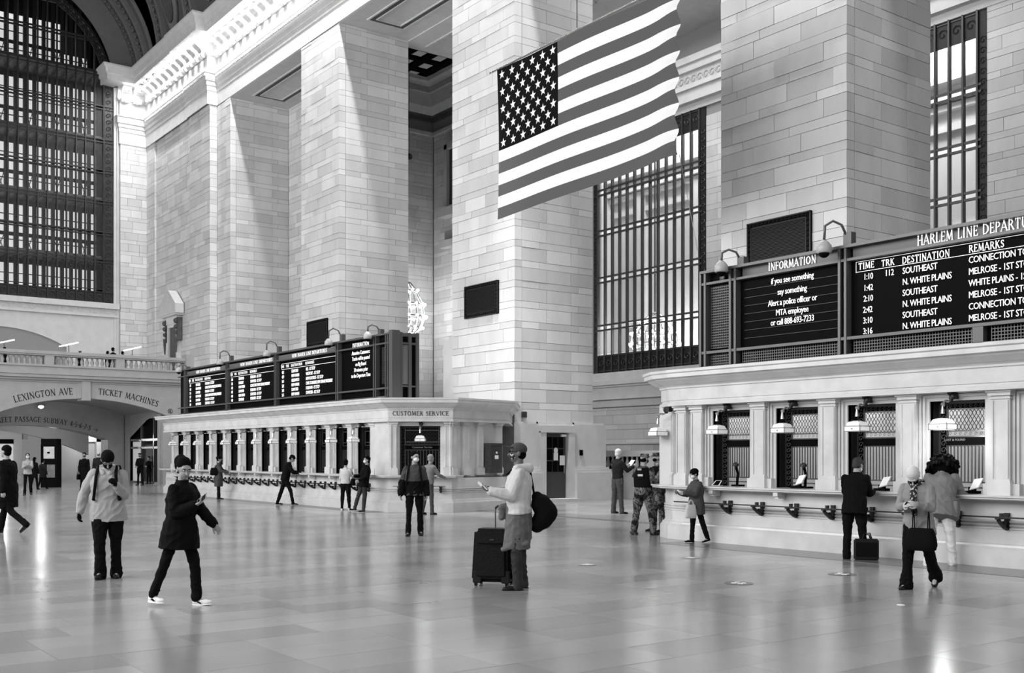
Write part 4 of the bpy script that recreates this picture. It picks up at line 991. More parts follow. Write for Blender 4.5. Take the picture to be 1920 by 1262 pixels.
names = ['first (farthest)', 'second', 'third', 'fourth', 'fifth', 'sixth', 'seventh', 'eighth', 'ninth', 'tenth', 'eleventh', 'twelfth (nearest)']
for k in range(12):
    counter_lamp(oL, 0, pl*k+.72, 'small lamp over the %s window of the farther counter from the passage' % names[k], False)
angc = math.atan2(e2.y-e1.y, e2.x-e1.x); wch = (e2-e1).length
window_bay(cl, (e1.x, e1.y), angc, wch, 1.26, False)
pilaster(cl, (e1.x, e1.y), angc, .13, .22); pilaster(cl, (e1.x, e1.y), angc, wch-.13, .22)
counter_lamp((e1.x, e1.y), angc, wch/2, 'white lamp over the customer service window on the canted corner', False)
M_ = Matrix.Translation(Vector((e1.x, e1.y, 0))) @ Matrix.Rotation(angc, 4, 'Z')
serif('CUSTOMER SERVICE', .125, 'lettering', INK, cl, lambda u, v: M_ @ Vector((wch/2+u, -.012, 2.77+v)), .006, gap=.14)
sans('Customer Service', tuple(M_ @ Vector((wch/2-.28, .47, 1.84))), .08, 'lettering', MATS['dim_letters'], cl).rotation_euler = (pi/2, 0, angc)
b = TB((e1.x, e1.y), angc); b.box(.15, wch-.2, -.2, -.16, .735, .76); b.done('bag_rail', BRASS, cl)
for u in (.32, wch-.35):
    b = TB((e1.x, e1.y), angc); b.box(u-.04, u+.04, -.2, .1, .70, .735).box(u-.03, u+.03, -.05, .08, .55, .75).ball((u, -.08, .64), .05, 8, 5); b.done('rail_bracket', BRONZE, cl)
# flank towards pier 3
ang2 = math.atan2(e3.y-e2.y, e3.x-e2.x); w2_ = (e3-e2).length
b = TB((e2.x, e2.y), ang2); b.box(0, w2_, .22, .5, 1.0, 2.62).done('flank_wall', MARBLE, cl)
for u in (.15, .72, 1.35, 2.2): pilaster(cl, (e2.x, e2.y), ang2, u, .26)
MB().add([(-46.5, YL+.4, 3.2), (e1.x, YL+.2, 3.2), (e2.x-.2, e2.y, 3.2), (e3.x-.2, e3.y, 3.2), (-29.4, 22, 3.2), (-46.5, 22, 3.2)], [(0, 1, 2, 3, 4, 5)]).build('roof_slab', PLAIN, cl)
M2 = Matrix.Translation(Vector((e2.x, e2.y, 0))) @ Matrix.Rotation(ang2, 4, 'Z')
mbx = thing('mail_box', 'dark bronze mail box on the flank of the farther counter, behind the capped man', 'mail box', None, tuple(M2 @ Vector((1.78, 0, 1.1))))
def MBX(nm, m, *bs):
    b = TB((e2.x, e2.y), ang2)
    for q in bs: b.box(*q)
    return b.done(nm, m, mbx)
MAILM = mat('mail_box_bronze', .075, .4, metal=.5, noise=.3, nscale=12)
MBX('body', MAILM, (1.50, 2.06, -.12, .12, 1.10, 1.93)); MBX('lid', MAILM, (1.47, 2.09, -.15, .12, 1.93, 1.99))
MBX('door_panel', MATS['bronze_frame'], (1.60, 1.96, -.13, -.12, 1.25, 1.72)); MBX('slot', BRONZEL, (1.6, 1.96, -.14, -.12, 1.78, 1.88)); MBX('notice', PAPER, (1.70, 1.86, -.14, -.13, 1.52, 1.63)); MBX('emblem', PAPER, (1.75, 1.82, -.135, -.13, 1.68, 1.74))
sk = TB((e2.x, e2.y), ang2); sk.box(1.6, 1.68, .06, .1, .58, .70).box(1.62, 1.66, .05, .06, .6, .68); sk.done('wall_socket', BRONZEL, cl)
# ============================================================ DEPARTURE BOARDS
BFRAME = mat('board_frame', .10, .4, metal=.3)
BHEAD = mat('board_header', .07, .4)
def board(c, y, x0, x1, posts, z0=3.30, z1=5.16, depth=.35):
    """steel frame with header strip, black fields and mesh panels"""
    bx('back_panel', BLACK, x0, x1, y+.12, y+depth, z0, z1, parent=c)
    for z, h_, o in ((z1-.02, .05, -.04), (4.915, .045, -.01), (3.60, .05, -.01), (z0+.02, .04, 0)): bx('frame_rail', BFRAME, x0, x1, y+o, y+.13, z-h_/2, z+h_/2, parent=c)
    for x in posts: 
        bx('frame_post', BFRAME, x-.085, x-.035, y-.02, y+.13, z0, z1, parent=c); bx('frame_post', BFRAME, x+.035, x+.085, y-.02, y+.13, z0, z1, parent=c)
        bx('frame_post', BLACK, x-.035, x+.035, y+.05, y+.13, z0, z1, parent=c)
def meshpanel(c, x0, x1, y, z0, z1, st=.05):
    m = MB(); x = x0
    while x <= x1: m.box(x-.006, x+.006, y, y+.01, z0, z1); x += st
    z = z0
    while z <= z1: m.box(x0, x1, y-.002, y+.008, z-.006, z+.006); z += st
    m.build('mesh_panel', BFRAME, c, kind='stuff')
def lines(c, y, px_x, items, size, sx=1.0):
    for (x, z, s_) in items: sans(s_, (x, y, z), size, 'lettering', WHITE, c, sx=sx)
YBR = 15.3
br = thing('departure_board', 'large departure board with white text above the nearer ticket counter', 'board', None, (-10, YBR, 3.3))
xs = lambda p: onY(p, 560, YBR+.1).x
board(br, YBR, xs(1321), -1.5, [xs(1325), xs(1381), xs(1587)])
meshpanel(br, xs(1334), xs(1372), YBR+.09, 3.68, 4.86); meshpanel(br, xs(1334), xs(1372), YBR+.09, 3.33, 3.57); meshpanel(br, xs(1393), xs(1578), YBR+.09, 3.33, 3.57)
meshpanel(br, xs(1602), xs(1824), YBR+.09, 3.33, 3.57); meshpanel(br, xs(1860), xs(2050), YBR+.09, 3.33, 3.57)
bx('frame_post', BFRAME, xs(1830), xs(1850), YBR, YBR+.13, 3.3, 3.6, parent=br)
MB().ball((xs(1356), YBR+.07, 5.0), .07, 8, 6, (1, .3, 1.1)).build('emblem', BRONZEL, br)
bx('header_strip', BHEAD, xs(1393), xs(1578), YBR+.09, YBR+.12, 4.93, 5.12, parent=br); bx('header_strip', BHEAD, xs(1600), -1.6, YBR+.09, YBR+.12, 4.93, 5.12, parent=br)
def pY(px_, py_): return onY(px_, py_, YBR+.07)
def sline(text, px0, py0, px1, py1, top, c, y, hgt=None, m=WHITE, weight=1.0):
    """serif text whose baseline runs between two picture points on the plane y; top = picture y of the cap line at px0"""
    a, b = onY(px0, py0, y), onY(px1, py1, y); h_ = hgt or (onY(px0, top, y).z-a.z); L_ = b.x-a.x
    tot = sum((LET[q][0]+.12) for q in text)-.12; sx = L_/(tot*h_)
    return serif(text, h_, 'lettering', m, c, lambda u, v: Vector(((a.x+b.x)/2+u, y, a.z+v)), .005, sx=sx, gap=.12, weight=weight)
yt = YBR+.07
sline('INFORMATION', 1441, 508, 1530, 494, 494, br, yt, weight=1.25)
sline('HARLEM LINE DEPARTURES', 1720, 461, 1963, 419, 443, br, yt, weight=1.1)
yt = YBR+.10
sline('TIME', 1610, 506, 1639, 502, 494, br, yt, weight=1.2); sline('TRK', 1653, 500, 1677, 496, 488, br, yt, weight=1.2)
sline('DESTINATION', 1692, 495, 1781, 480, 482, br, yt, weight=1.2); sline('REMARKS', 1817, 474, 1883, 463, 460, br, yt, weight=1.2)
def frame_line(c, y, x0, x1, z0, z1, w=.008):
    m = MB(); m.box(x0, x1, y, y+.004, z0, z0+w).box(x0, x1, y, y+.004, z1, z1+w).box(x0, x0+w, y, y+.004, z0, z1); m.build('header_line', WHITE, c)
frame_line(br, YBR+.11, xs(1604), -1.7, onY(1606, 511, yt).z, onY(1606, 492, yt).z)
def srow(text, px_, py_, capy, c, y, sx=1.0, px1=None):
    p = onY(px_, py_, y); h_ = onY(px_, capy, y).z-p.z
    o = sans(text, tuple(p), h_/.70, 'lettering', WHITE, c, sx=sx); o.data.space_character = .93; return o
T_ = [(1619, 525), (1619, 546), (1619, 566), (1618, 587), (1618, 607), (1618, 627)]
for (px_, py_), s_ in zip(T_, ['1:10', '1:42', '2:10', '2:42', '3:10', '3:16']): srow(s_, px_, py_, py_-11.5, br, yt, .80)
srow('112', 1659, 518, 506.5, br, yt, .85)
for i, s_ in enumerate(['SOUTHEAST', 'N. WHITE PLAINS']*3): srow(s_, 1692, 514+20.7*i, 502+20.7*i, br, yt, .80)
for i, s_ in enumerate(['CONNECTION TO WASSAIC', 'MELROSE - 1ST STOP', 'WHITE PLAINS - 1ST STOP']+['MELROSE - 1ST STOP', 'CONNECTION TO WASSAIC', 'MELROSE - 1ST STOP']): srow(s_, 1816, 494.5+21.8*i-.6, 482+21.8*i-.6, br, yt, .80)
IN = ['if you see something', 'say something', 'Alert a police officer or', 'MTA employee', 'or call 888-693-7233']
for i, s_ in enumerate(IN):
    p = onY(1485, (527, 549, 569, 588, 606)[i], yt); sans(s_, tuple(p), .155, 'lettering', WHITE, br, sx=.80, align='CENTER', space=.93)
m = MB()
for k in range(7): m.box(xs(1396), xs(1576), YBR+.10, YBR+.115, 3.8+.15*k, 3.81+.15*k)
m.build('flap_rows', mat('flap_edge', .02, .5), br)
# farther board
YBL = 15.85
fb = thing('departure_board', 'long farther departure board with an information panel above the farther counter', 'board', None, (-36, YBL, 3.3))
xl = lambda p: onY(p, 700, YBL+.1).x
board(fb, YBL, xl(338), xl(741), [xl(351), xl(429.5), xl(521.5), xl(637.6), xl(708.5), xl(731)], z0=3.33, z1=5.2)
xe = xl(741); yf = onX(783, 650, xe).y
bx('side_panel', BLACK, xe-.3, xe-.02, YBL, yf, 3.33, 5.2, parent=fb)
for z, h_ in ((5.15, .1), (4.9, .06), (3.65, .05)): bx('frame_rail', BFRAME, xe-.1, xe+.02, YBL-.02, yf, z-h_/2, z+h_/2, parent=fb)
for px_ in (741, 751, 768, 782): 
    yy = onX(px_, 650, xe).y; bx('frame_post', BFRAME, xe-.12, xe+.04, yy-.05, yy+.05, 3.3, 5.22, parent=fb)
bx('corner_post', BFRAME, xe-.1, xe+.1, YBL-.06, YBL+.2, 3.3, 5.26, parent=fb)
bx('grey_panel', mat('grey_metal_panel', .16, .4), xe-.03, xe+.0, onX(754, 650, xe).y, onX(765, 650, xe).y, 3.7, 4.85, parent=fb)
m = MB()
for k in range(34): m.box(xl(716), xl(727), YBL+.1, YBL+.12, 3.75+.032*k, 3.76+.032*k)
m.build('louvres', BFRAME, fb, kind='stuff')
MB().ball((xl(720), YBL+.06, 5.03), .09, 8, 6, (1, .3, 1.1)).build('emblem', BLACK, fb)
for a_, b_ in ((352, 428), (431, 520), (523, 636)): bx('header_strip', mat('pale_header', .12, .4) if 'pale_header' not in MATS else MATS['pale_header'], xl(a_), xl(b_), YBL+.08, YBL+.12, 4.93, 5.1, parent=fb)
def fz(px_, zz): return Vector((xl(px_), YBL+.07, zz))
def slineZ(text, pa, pb, z0, h_, c=fb, w=1.2):
    a, b = xl(pa), xl(pb); tot = sum((LET[q][0]+.12) for q in text)-.12; sx = (b-a)/(tot*h_)
    return serif(text, h_, 'lettering', WHITE, c, lambda u, v: Vector(((a+b)/2+u, YBL+.075, z0+v)), .004, sx=sx, gap=.12, weight=w)
for pa, pb in ((369, 414), (452, 512), (549, 614)): slineZ('NEW HAVEN LINE DEPARTURES', pa, pb, 4.955, .115)
slineZ('INFORMATION', 662.5, 693.5, 4.955, .12)
rows = [[('1:37', 'STAMFORD', 'FORDHAM - 1ST STOP'), ('1:50', 'NEW HAVEN', 'CONNECTION TO DANBURY, NEW CANAAN, B.'), ('2:15', 'STAMFORD', 'FORDHAM - 1ST STOP'), ('2:37', 'NEW HAVEN', 'CONNECTION TO NEW CANAAN, WATERBURY'), ('3:03', 'STAMFORD', 'FORDHAM - 1ST STOP'), ('3:04', 'NEW HAVEN', 'STAMFORD - 1ST STOP')],
        [('3:08', 'STAMFORD', 'FORDHAM - 1ST STOP'), ('3:25', 'DANBURY', 'STAMFORD - 1ST STOP'), ('4:02', 'NEW HAVEN', 'CONNECTION TO NEW CANAAN, WATERBURY'), ('4:03', 'STAMFORD', 'FORDHAM - 1ST STOP'), ('4:08', 'NEW HAVEN', 'STAMFORD - 1ST STOP'), ('4:28', 'STAMFORD', 'FORDHAM - 1ST STOP')],
        [('4:32', 'STAMFORD', 'RYE - 1ST STOP'), ('4:39', 'NEW HAVEN', 'WESTPORT - 1ST STOP'), ('5:01', 'GREENWICH', 'NEW ROCHELLE - 1ST STOP'), ('5:02', 'NEW HAVEN', 'CONN. TO DANBURY, NEW CANAAN, WATERBURY'), ('5:03', 'STAMFORD', 'FORDHAM - 1ST STOP'), ('5:15', 'NEW HAVEN', 'STAMFORD - 1ST STOP')]]
cols = [(355, 361, 367.5, 385, 426), (433, 440, 448, 470, 517), (528, 538, 547, 574, 635)]
for (a_, t_, d_, r_, e_), rr in zip(cols, rows):
    w_ = xl(e_)-xl(a_); sx = w_/5.2
    frame_line(fb, YBL+.105, xl(a_), xl(e_+1), 4.60, 4.79, .012)
    slineZ('TIME', a_+.3, a_+(d_-a_)*.32, 4.655, .09); slineZ('TRK', a_+(d_-a_)*.5, a_+(d_-a_)*.8, 4.655, .09); slineZ('DESTINATION', d_, d_+(r_-d_)*.78, 4.655, .09); slineZ('REMARKS', r_, r_+(e_-r_)*.27, 4.655, .09)
    for i, (t1, t2, t3) in enumerate(rr):
        z = 4.45-.157*i
        for px_, s_ in ((a_+1, t1), (d_, t2), (r_, t3)):
            lim = .62 if len(s_) > 30 else .78
            o = sans(s_, (xl(px_), YBL+.09, z), .155, 'lettering', WHITE, fb, sx=sx*.86*(lim/.78), space=.92)
for i, s_ in enumerate(['Attention Customers:', 'Tracks will be posted', 'on Big Board', '30 minutes prior', 'to the Departure Time']):
    sans(s_, (xl(677), YBL+.09, 4.72-.175*i), .17, 'lettering', WHITE, fb, sx=.82, align='CENTER', space=.93)
# security cameras on the boards
def camera(p, label, up=.42, out=.35, dome=True, flip=1):
    p = Vector(p); t = thing('security_camera', label, 'camera', 'security cameras on the departure boards', tuple(p))
    bx('mount', BFRAME, p.x-.06, p.x+.1, p.y-.05, p.y+.08, p.z-.02, p.z+up*.55, parent=t)
    pts = [p+Vector((0, 0, up*.3)), p+Vector((-.05, -out*.3, up*.85)), p+Vector((-.12, -out*.7, up)), p+Vector((-.2, -out, up*.8)), p+Vector((-.22, -out, up*.25))]
    MB().tube(pts, .022, 8).build('gooseneck', BFRAME, t, smooth=True)
    q = p+Vector((-.22, -out, -.12))
    MB().lathe([(.04, .30), (.09, .25), (.15, .16), (.155, .02), (.14, 0)][::-1] if 0 else [(.11, 0), (.13, .02), (.125, .12), (.08, .18), (.035, .22)], q, 12).build('housing', mat('camera_housing', .42, .4) if 'camera_housing' not in MATS else MATS['camera_housing'], t, smooth=True)
    MB().ball(q, .09, 10, 6, (1, 1, .9)).build('dome', BLACK, t)
camera((xs(1590), YBR+.1, 5.16), 'dome camera on a gooseneck between the two panels of the nearer board')
camera((xs(1390), YBR+.1, 5.16), 'dome camera at the left top corner of the nearer board', .3, .3)
camera((xl(433), YBL+.1, 5.2), 'dome camera between the first and second panel of the farther board')
camera((xl(522.5), YBL+.1, 5.2), 'pale dome camera between the second and third panel of the farther board')
camera((xl(641), YBL+.1, 5.2), 'dome camera left of the information panel of the farther board')
camera((xl(713), YBL+.1, 5.2), 'camera at the right top end of the farther board', .3, .3)
camera((xl(352), YBL+.1, 5.2), 'small camera at the left end of the farther board', .2, .3)
# ============================================================ WALL GRILLES
def grille(x0, x1, label):
    z0, z1 = 6.56, 7.72; g = thing('wall_grille', label, 'grille', None, ((x0+x1)/2, YP, z0))
    bx('backing', BLACK, x0, x1, YP-.06, YP+.05, z0, z1, parent=g)
    m = MB(); w = .13
    m.box(x0, x1, YP-.09, YP-.05, z0, z0+.03).box(x0, x1, YP-.09, YP-.05, z1-.03, z1).box(x0, x0+.03, YP-.09, YP-.05, z0, z1).box(x1-.03, x1, YP-.09, YP-.05, z0, z1)
    m.box(x0+w, x1-w, YP-.08, YP-.05, z0+w, z0+w+.02).box(x0+w, x1-w, YP-.08, YP-.05, z1-w-.02, z1-w).box(x0+w, x0+w+.02, YP-.08, YP-.05, z0+w, z1-w).box(x1-w-.02, x1-w, YP-.08, YP-.05, z0+w, z1-w)
    m.build('frame', BRONZE, g)
    s_ = MB(); x = x0+.1
    while x < x1-.05: scroll(s_, (x, YP-.07, z0+.08), Ex, Ez, .045, (0, -1, 0)); scroll(s_, (x, YP-.07, z1-.08), Ex, Ez, .045, (0, -1, 0)); x += .13
    z = z0+.2
    while z < z1-.15: scroll(s_, (x0+.08, YP-.07, z), Ex, Ez, .045, (0, -1, 0)); scroll(s_, (x1-.08, YP-.07, z), Ex, Ez, .045, (0, -1, 0)); z += .13
    s_.build('border_scrolls', BRONZE, g, kind='stuff')
    for k in range(24): bx('louvre', BRONZE, x0+w+.03, x1-w-.03, YP-.075, YP-.05, z0+w+.03+.036*k, z0+w+.045+.036*k, parent=g)
grille(-45.43, -43.42, 'black grille on the second pier, behind the farther departure board')
grille(-32.52, -30.47, 'black ornamented grille on the pier left of the door pier corner, below the flag')
grille(-19.22, -17.17, 'black ornamented grille just above the nearer information panel')
# pedimented doorway on the corner wall
pd = thing('door_3', 'tall doorway with a pointed pediment on the corner wall above the balcony', None, None, (-61.4, 21.6, 6), kind='structure')
a_, b_ = onY(322, 700, 21.6).x, onY(336, 700, 21.6).x
MB().box(a_-.2, a_, 21.4, 22, 5.84, 9.0).box(b_, b_+.2, 21.4, 22, 5.84, 9.0).box(a_-.2, b_+.2, 21.4, 22, 9.0, 9.2).build('doorframe', PLAIN, pd)
bx('opening', mat('dim_opening', .07, .6), a_, b_, 21.5, 21.55, 5.84, 9.0, parent=pd)
cs = MB()
for xx in (a_-.36, b_+.30):
    cs.box(xx-.09, xx+.09, 21.35, 21.65, 8.2, 9.5)
    for k in range(4): cs.ball((xx, 21.3, 9.3-.33*k), .15-.02*k, 8, 6)
    cs.tube([(xx, 21.3, 8.4), (xx, 21.32, 7.5)], [.1, .04], 6)
cs.build('carved_consoles', DARKCARVE, pd)
MB().box(a_-.3, b_+.3, 21.35, 21.65, 9.2, 9.62).box(a_-.6, b_+.6, 21.15, 21.65, 9.62, 9.72).build('entablature', PLAIN, pd)
xm = (a_+b_)/2
MB().poly([(a_-.75, 21.1, 9.72), (b_+.75, 21.1, 9.72), (b_+.75, 21.1, 10.25), (xm+.2, 21.1, 11.1), (xm-.2, 21.1, 11.1), (a_-.75, 21.1, 10.25)], .5, (0, 1, 0)).build('pediment', PLAIN, pd)
light('POINT', 'balcony_lamp_light', (-62.5, 20.0, 8.6), 14, size=.2)
# ============================================================ FLAG
fl = thing('flag', 'huge striped flag with stars hanging on a diagonal seen edge of rope before the piers', 'flag', None, (-21.4, 18, 10.5))
fl['label'] = 'huge flag with stars and stripes hanging in front of the piers'
FY = 18.0
WH, FD, FK = mat('flag_white_cloth', .8, .8, bump=.1, bscale=3, spec=.2), mat('flag_mid_grey_cloth', .10, .8, spec=.1), mat('flag_dark_canton', .005, .8, spec=.08)
tl, bl_, = onY(932, 132, FY), onY(938, 410, FY); tr, brr = onY(1270, -30, FY), onY(1274, 290, FY)
x0f, x1f = tl.x, tr.x; zt, zb = (tl.z+tr.z)/2, (bl_.z+brr.z)/2
ztl, ztr, zbl, zbr = tl.z, tr.z, bl_.z, brr.z
NU, NV = 60, 52
def fp_(u, v):
    x = x0f+(x1f-x0f)*u; z = (ztl+(ztr-ztl)*u)*(1-v)+(zbl+(zbr-zbl)*u)*v
    y = FY+.05*sin(u*9+v*2)*(.3+u)+.07*max(0, u-.9)/.1*sin(v*40+u*5)+.05*sin(v*3)
    x += .015*sin(v*9)*u; z += .05*sin((u-.84)*18)*max(0, (u-.84)/.16)
    return (x, y, z)
vs = [fp_(i/NU, j/NV) for j in range(NV+1) for i in range(NU+1)]
me = bpy.data.meshes.new('cloth'); fs = []; mi = []
uc = (1048-932)/(1270-932)*1.0; uc = (onY(1047, 100, FY).x-x0f)/(x1f-x0f)
ic = round(uc*NU)
for j in range(NV):
    for i in range(NU):
        a = j*(NU+1)+i; fs.append((a, a+NU+1, a+NU+2, a+1)); st = int(j/NV*13)
        mi.append(2 if (i < ic and st < 7) else (1 if st % 2 == 0 else 0))
me.from_pydata(vs, [], fs)
for q in (WH, FD, FK): me.materials.append(q)
me.polygons.foreach_set('material_index', mi); me.polygons.foreach_set('use_smooth', [True]*len(fs))
link(bpy.data.objects.new('cloth', me), fl)
st = MB()
for r in range(9):
    for c_ in range(6 if r % 2 == 0 else 5):
        u = uc*((c_+.5)/6+.0 if r % 2 == 0 else (c_+1)/6); v = 7/13*((r+.75)/9.5)
        p = Vector(fp_(u, v)); R1, R2 = .135, .055
        pts = [p+Vector((R*sin(pi*k/5), -.012, R*cos(pi*k/5))) for k, R in enumerate([R1, R2]*5)]
        ctr = p+Vector((0, -.012, 0)); n = len(st.v)
        st.add([tuple(q) for q in pts]+[tuple(ctr)], [(k, (k+1) % 10, 10) for k in range(10)])
st.build('stars', WH, fl)
MB().tube([(x0f-.35, FY, ztl+.02), (x1f+.1, FY, ztr+.08)], .025, 6).build('top_pole', BRASS, fl)
m = MB(); p = onY(1082, 52, FY); m.tube([(p.x, FY, p.z), (p.x, FY, 38)], .02, 5); m.tube([(p.x+4, FY, zt+1), (p.x+4, FY, 38)], .02, 5); m.tube([(brr.x, FY, brr.z), tuple(onY(1308, 470, 20))], .008, 4)
m.build('hanging_wire', BRASS, fl)
# ============================================================ FLOOR MARKERS
fmk = [(1101, 1059, 34, 'cross shaped floor marker right of the capped man'), (1294, 1046, 36, 'cross shaped floor marker in front of the woman with the pale bag'), (1385, 1094, 54, 'large cross shaped floor marker in the middle of the open floor'), (1579, 1077, 52, 'cross shaped floor marker in front of the man in black')]
for px_, py_, w_, lb in fmk:
    p = onZ(px_, py_); d = -cA*p.x+sA*p.y; s_ = w_/2*d/F
    t = thing('floor_marker', lb, 'sticker', 'floor markers', (p.x, p.y, 0))
    MB().lathe([(s_, 0.002), (s_, .004)], (p.x, p.y, 0), 20).build('disc', FLOORD if px_ > 1300 else mat('grey_disc_%d' % px_, .28, .4), t)
    MB().bar(p+rv*-s_*.5+dv*.0+Vector((0, 0, .006)), p+rv*s_*.5+Vector((0, 0, .006)), s_*.35, .002).bar(p+dv*-s_*.6+Vector((0, 0, .006)), p+dv*s_*.6+Vector((0, 0, .006)), s_*.35, .002).build('white_cross', PAPER, t)
p = onZ(1689, 1135); t = MB().lathe([(.045, .002), (.045, .005)], (p.x, p.y, 0), 12).build('floor_sticker', PAPER, None, 'small white spot on the floor below the white haired woman', 'sticker')
# ============================================================ PEOPLE
def eball(mb, c, ax, ay, az, seg=14, rings=9):
    c, ax, ay, az = Vector(c), Vector(ax), Vector(ay), Vector(az); vs = [c-az]; fs = []
    for i in range(1, rings):
        t = -pi/2+pi*i/rings
        for k in range(seg): vs.append(c+ax*cos(t)*cos(2*pi*k/seg)+ay*cos(t)*sin(2*pi*k/seg)+az*sin(t))
    vs.append(c+az); n = len(vs)-1
    for k in range(seg): fs.append((0, 1+(k+1) % seg, 1+k)); fs.append((n, n-seg+k, n-seg+(k+1) % seg))
    for i in range(rings-2):
        for k in range(seg):
            a = 1+i*seg+k; b = 1+i*seg+(k+1) % seg; fs.append((a, b, b+seg, a+seg))
    mb.add(vs, fs)
def eloft(mb, rings, seg=16):
    """rings: (centre, right vector*rx, forward vector*ry)"""
    vs = []; fs = []
    for c, u, v in rings:
        for k in range(seg): vs.append(Vector(c)+Vector(u)*cos(2*pi*k/seg)+Vector(v)*sin(2*pi*k/seg))
    for i in range(len(rings)-1):
        for k in range(seg):
            a = i*seg+k; b = i*seg+(k+1) % seg; fs.append((a, b, b+seg, a+seg))
    fs.append(tuple(range(seg-1, -1, -1))); fs.append(tuple((len(rings)-1)*seg+k for k in range(seg)))
    mb.add(vs, fs)
def limb(mb, pts, rs, seg=10):
    pts = [Vector(p) for p in pts]
    for i in range(len(pts)-1):
        mb.tube([pts[i], pts[i+1]], [rs[i], rs[i+1]], seg)
    for p, r in zip(pts, rs): mb.ball(p, r*.99, 10, 7)
def fuse(mb, name, m, parent, T, voxel, smooth=4, label=None):
    """voxel-remesh overlapping volumes into one continuous surface, placed by matrix T"""
    me = bpy.data.meshes.new(name); me.from_pydata(mb.v, [], mb.f); bm = bmesh.new(); bm.from_mesh(me); bmesh.ops.recalc_face_normals(bm, faces=bm.faces); bm.to_mesh(me); bm.free()
    o = bpy.data.objects.new(name, me); C.objects.link(o)
    r = o.modifiers.new('r', 'REMESH'); r.mode = 'VOXEL'; r.voxel_size = voxel; r.use_smooth_shade = True
    s = o.modifiers.new('s', 'SMOOTH'); s.iterations = smooth; s.factor = .5
    FUSED.append((o, T, m)); C.objects.unlink(o)
    return link(o, parent, label)
FUSED = []
SKIN = mat('skin_mid', .30, .55); SKINL = mat('skin_light', .48, .55); SKIND = mat('skin_dark', .12, .5)
HAIRB = mat('black_hair', .004, .8, spec=.04, bump=.15, bscale=60); HAIRW = mat('white_hair', .62, .6, bump=.5, bscale=60); HAIRG = mat('grey_hair', .22, .6, bump=.5, bscale=60)
CK = mat('black_cloth', .0045, .85, spec=.08, bump=.4, bscale=9); CK2 = mat('charcoal_cloth', .016, .8, spec=.1, bump=.5, bscale=9); CG = mat('grey_cloth', .06, .8, spec=.15, bump=.5, bscale=9)
CM = mat('mid_grey_cloth', .17, .85, bump=.6, bscale=8); CL = mat('light_grey_cloth', .33, .85, bump=.7, bscale=8); CP = mat('pale_cloth', .52, .85, bump=.7, bscale=8); CW = mat('white_cloth', .75, .8, bump=.3, bscale=9)
DENIM = mat('denim', .035, .85, spec=.1, noise=.4, nscale=7, bump=.4, bscale=12); LEATH = mat('black_leather', .006, .5, spec=.25); EYE_M = mat('eye_white', .6, .2)
CAMO = mat('camouflage', .10, .85, spec=.1)
nt = CAMO.node_tree; vn = nt.nodes.new('ShaderNodeTexNoise'); vn.inputs['Scale'].default_value = 7; vn.inputs['Detail'].default_value = 3; gg = nt.nodes.new('ShaderNodeNewGeometry'); nt.links.new(gg.outputs['Position'], vn.inputs['Vector'])
rp = nt.nodes.new('ShaderNodeValToRGB'); rp.color_ramp.interpolation = 'CONSTANT'; nt.links.new(vn.outputs['Fac'], rp.inputs[0]); nt.links.new(rp.outputs[0], nt.nodes['Principled BSDF'].inputs['Base Color'])
rp.color_ramp.elements[0].color = (.012, .012, .012, 1); rp.color_ramp.elements[1].position = .42; rp.color_ramp.elements[1].color = (.05, .05, .05, 1)
for p_, v_ in ((.5, .13), (.57, .03), (.63, .2)): q = rp.color_ramp.elements.new(p_); q.color = (v_, v_, v_, 1)
PATM = mat('patterned_cloth', .3, .8); nt = PATM.node_tree; vn = nt.nodes.new('ShaderNodeTexVoronoi'); vn.inputs['Scale'].default_value = 34; gg = nt.nodes.new('ShaderNodeNewGeometry'); nt.links.new(gg.outputs['Position'], vn.inputs['Vector'])
rp = nt.nodes.new('ShaderNodeValToRGB'); rp.color_ramp.interpolation = 'CONSTANT'; nt.links.new(vn.outputs['Distance'], rp.inputs[0]); nt.links.new(rp.outputs[0], nt.nodes['Principled BSDF'].inputs['Base Color'])
rp.color_ramp.elements[0].color = (.45, .45, .45, 1); rp.color_ramp.elements[1].position = .38; rp.color_ramp.elements[1].color = (.015, .015, .015, 1)
Rx = lambda a: Matrix.Rotation(radians(a), 3, 'X'); Ry = lambda a: Matrix.Rotation(radians(a), 3, 'Y'); Rz = lambda a: Matrix.Rotation(radians(a), 3, 'Z')
class Fig: pass
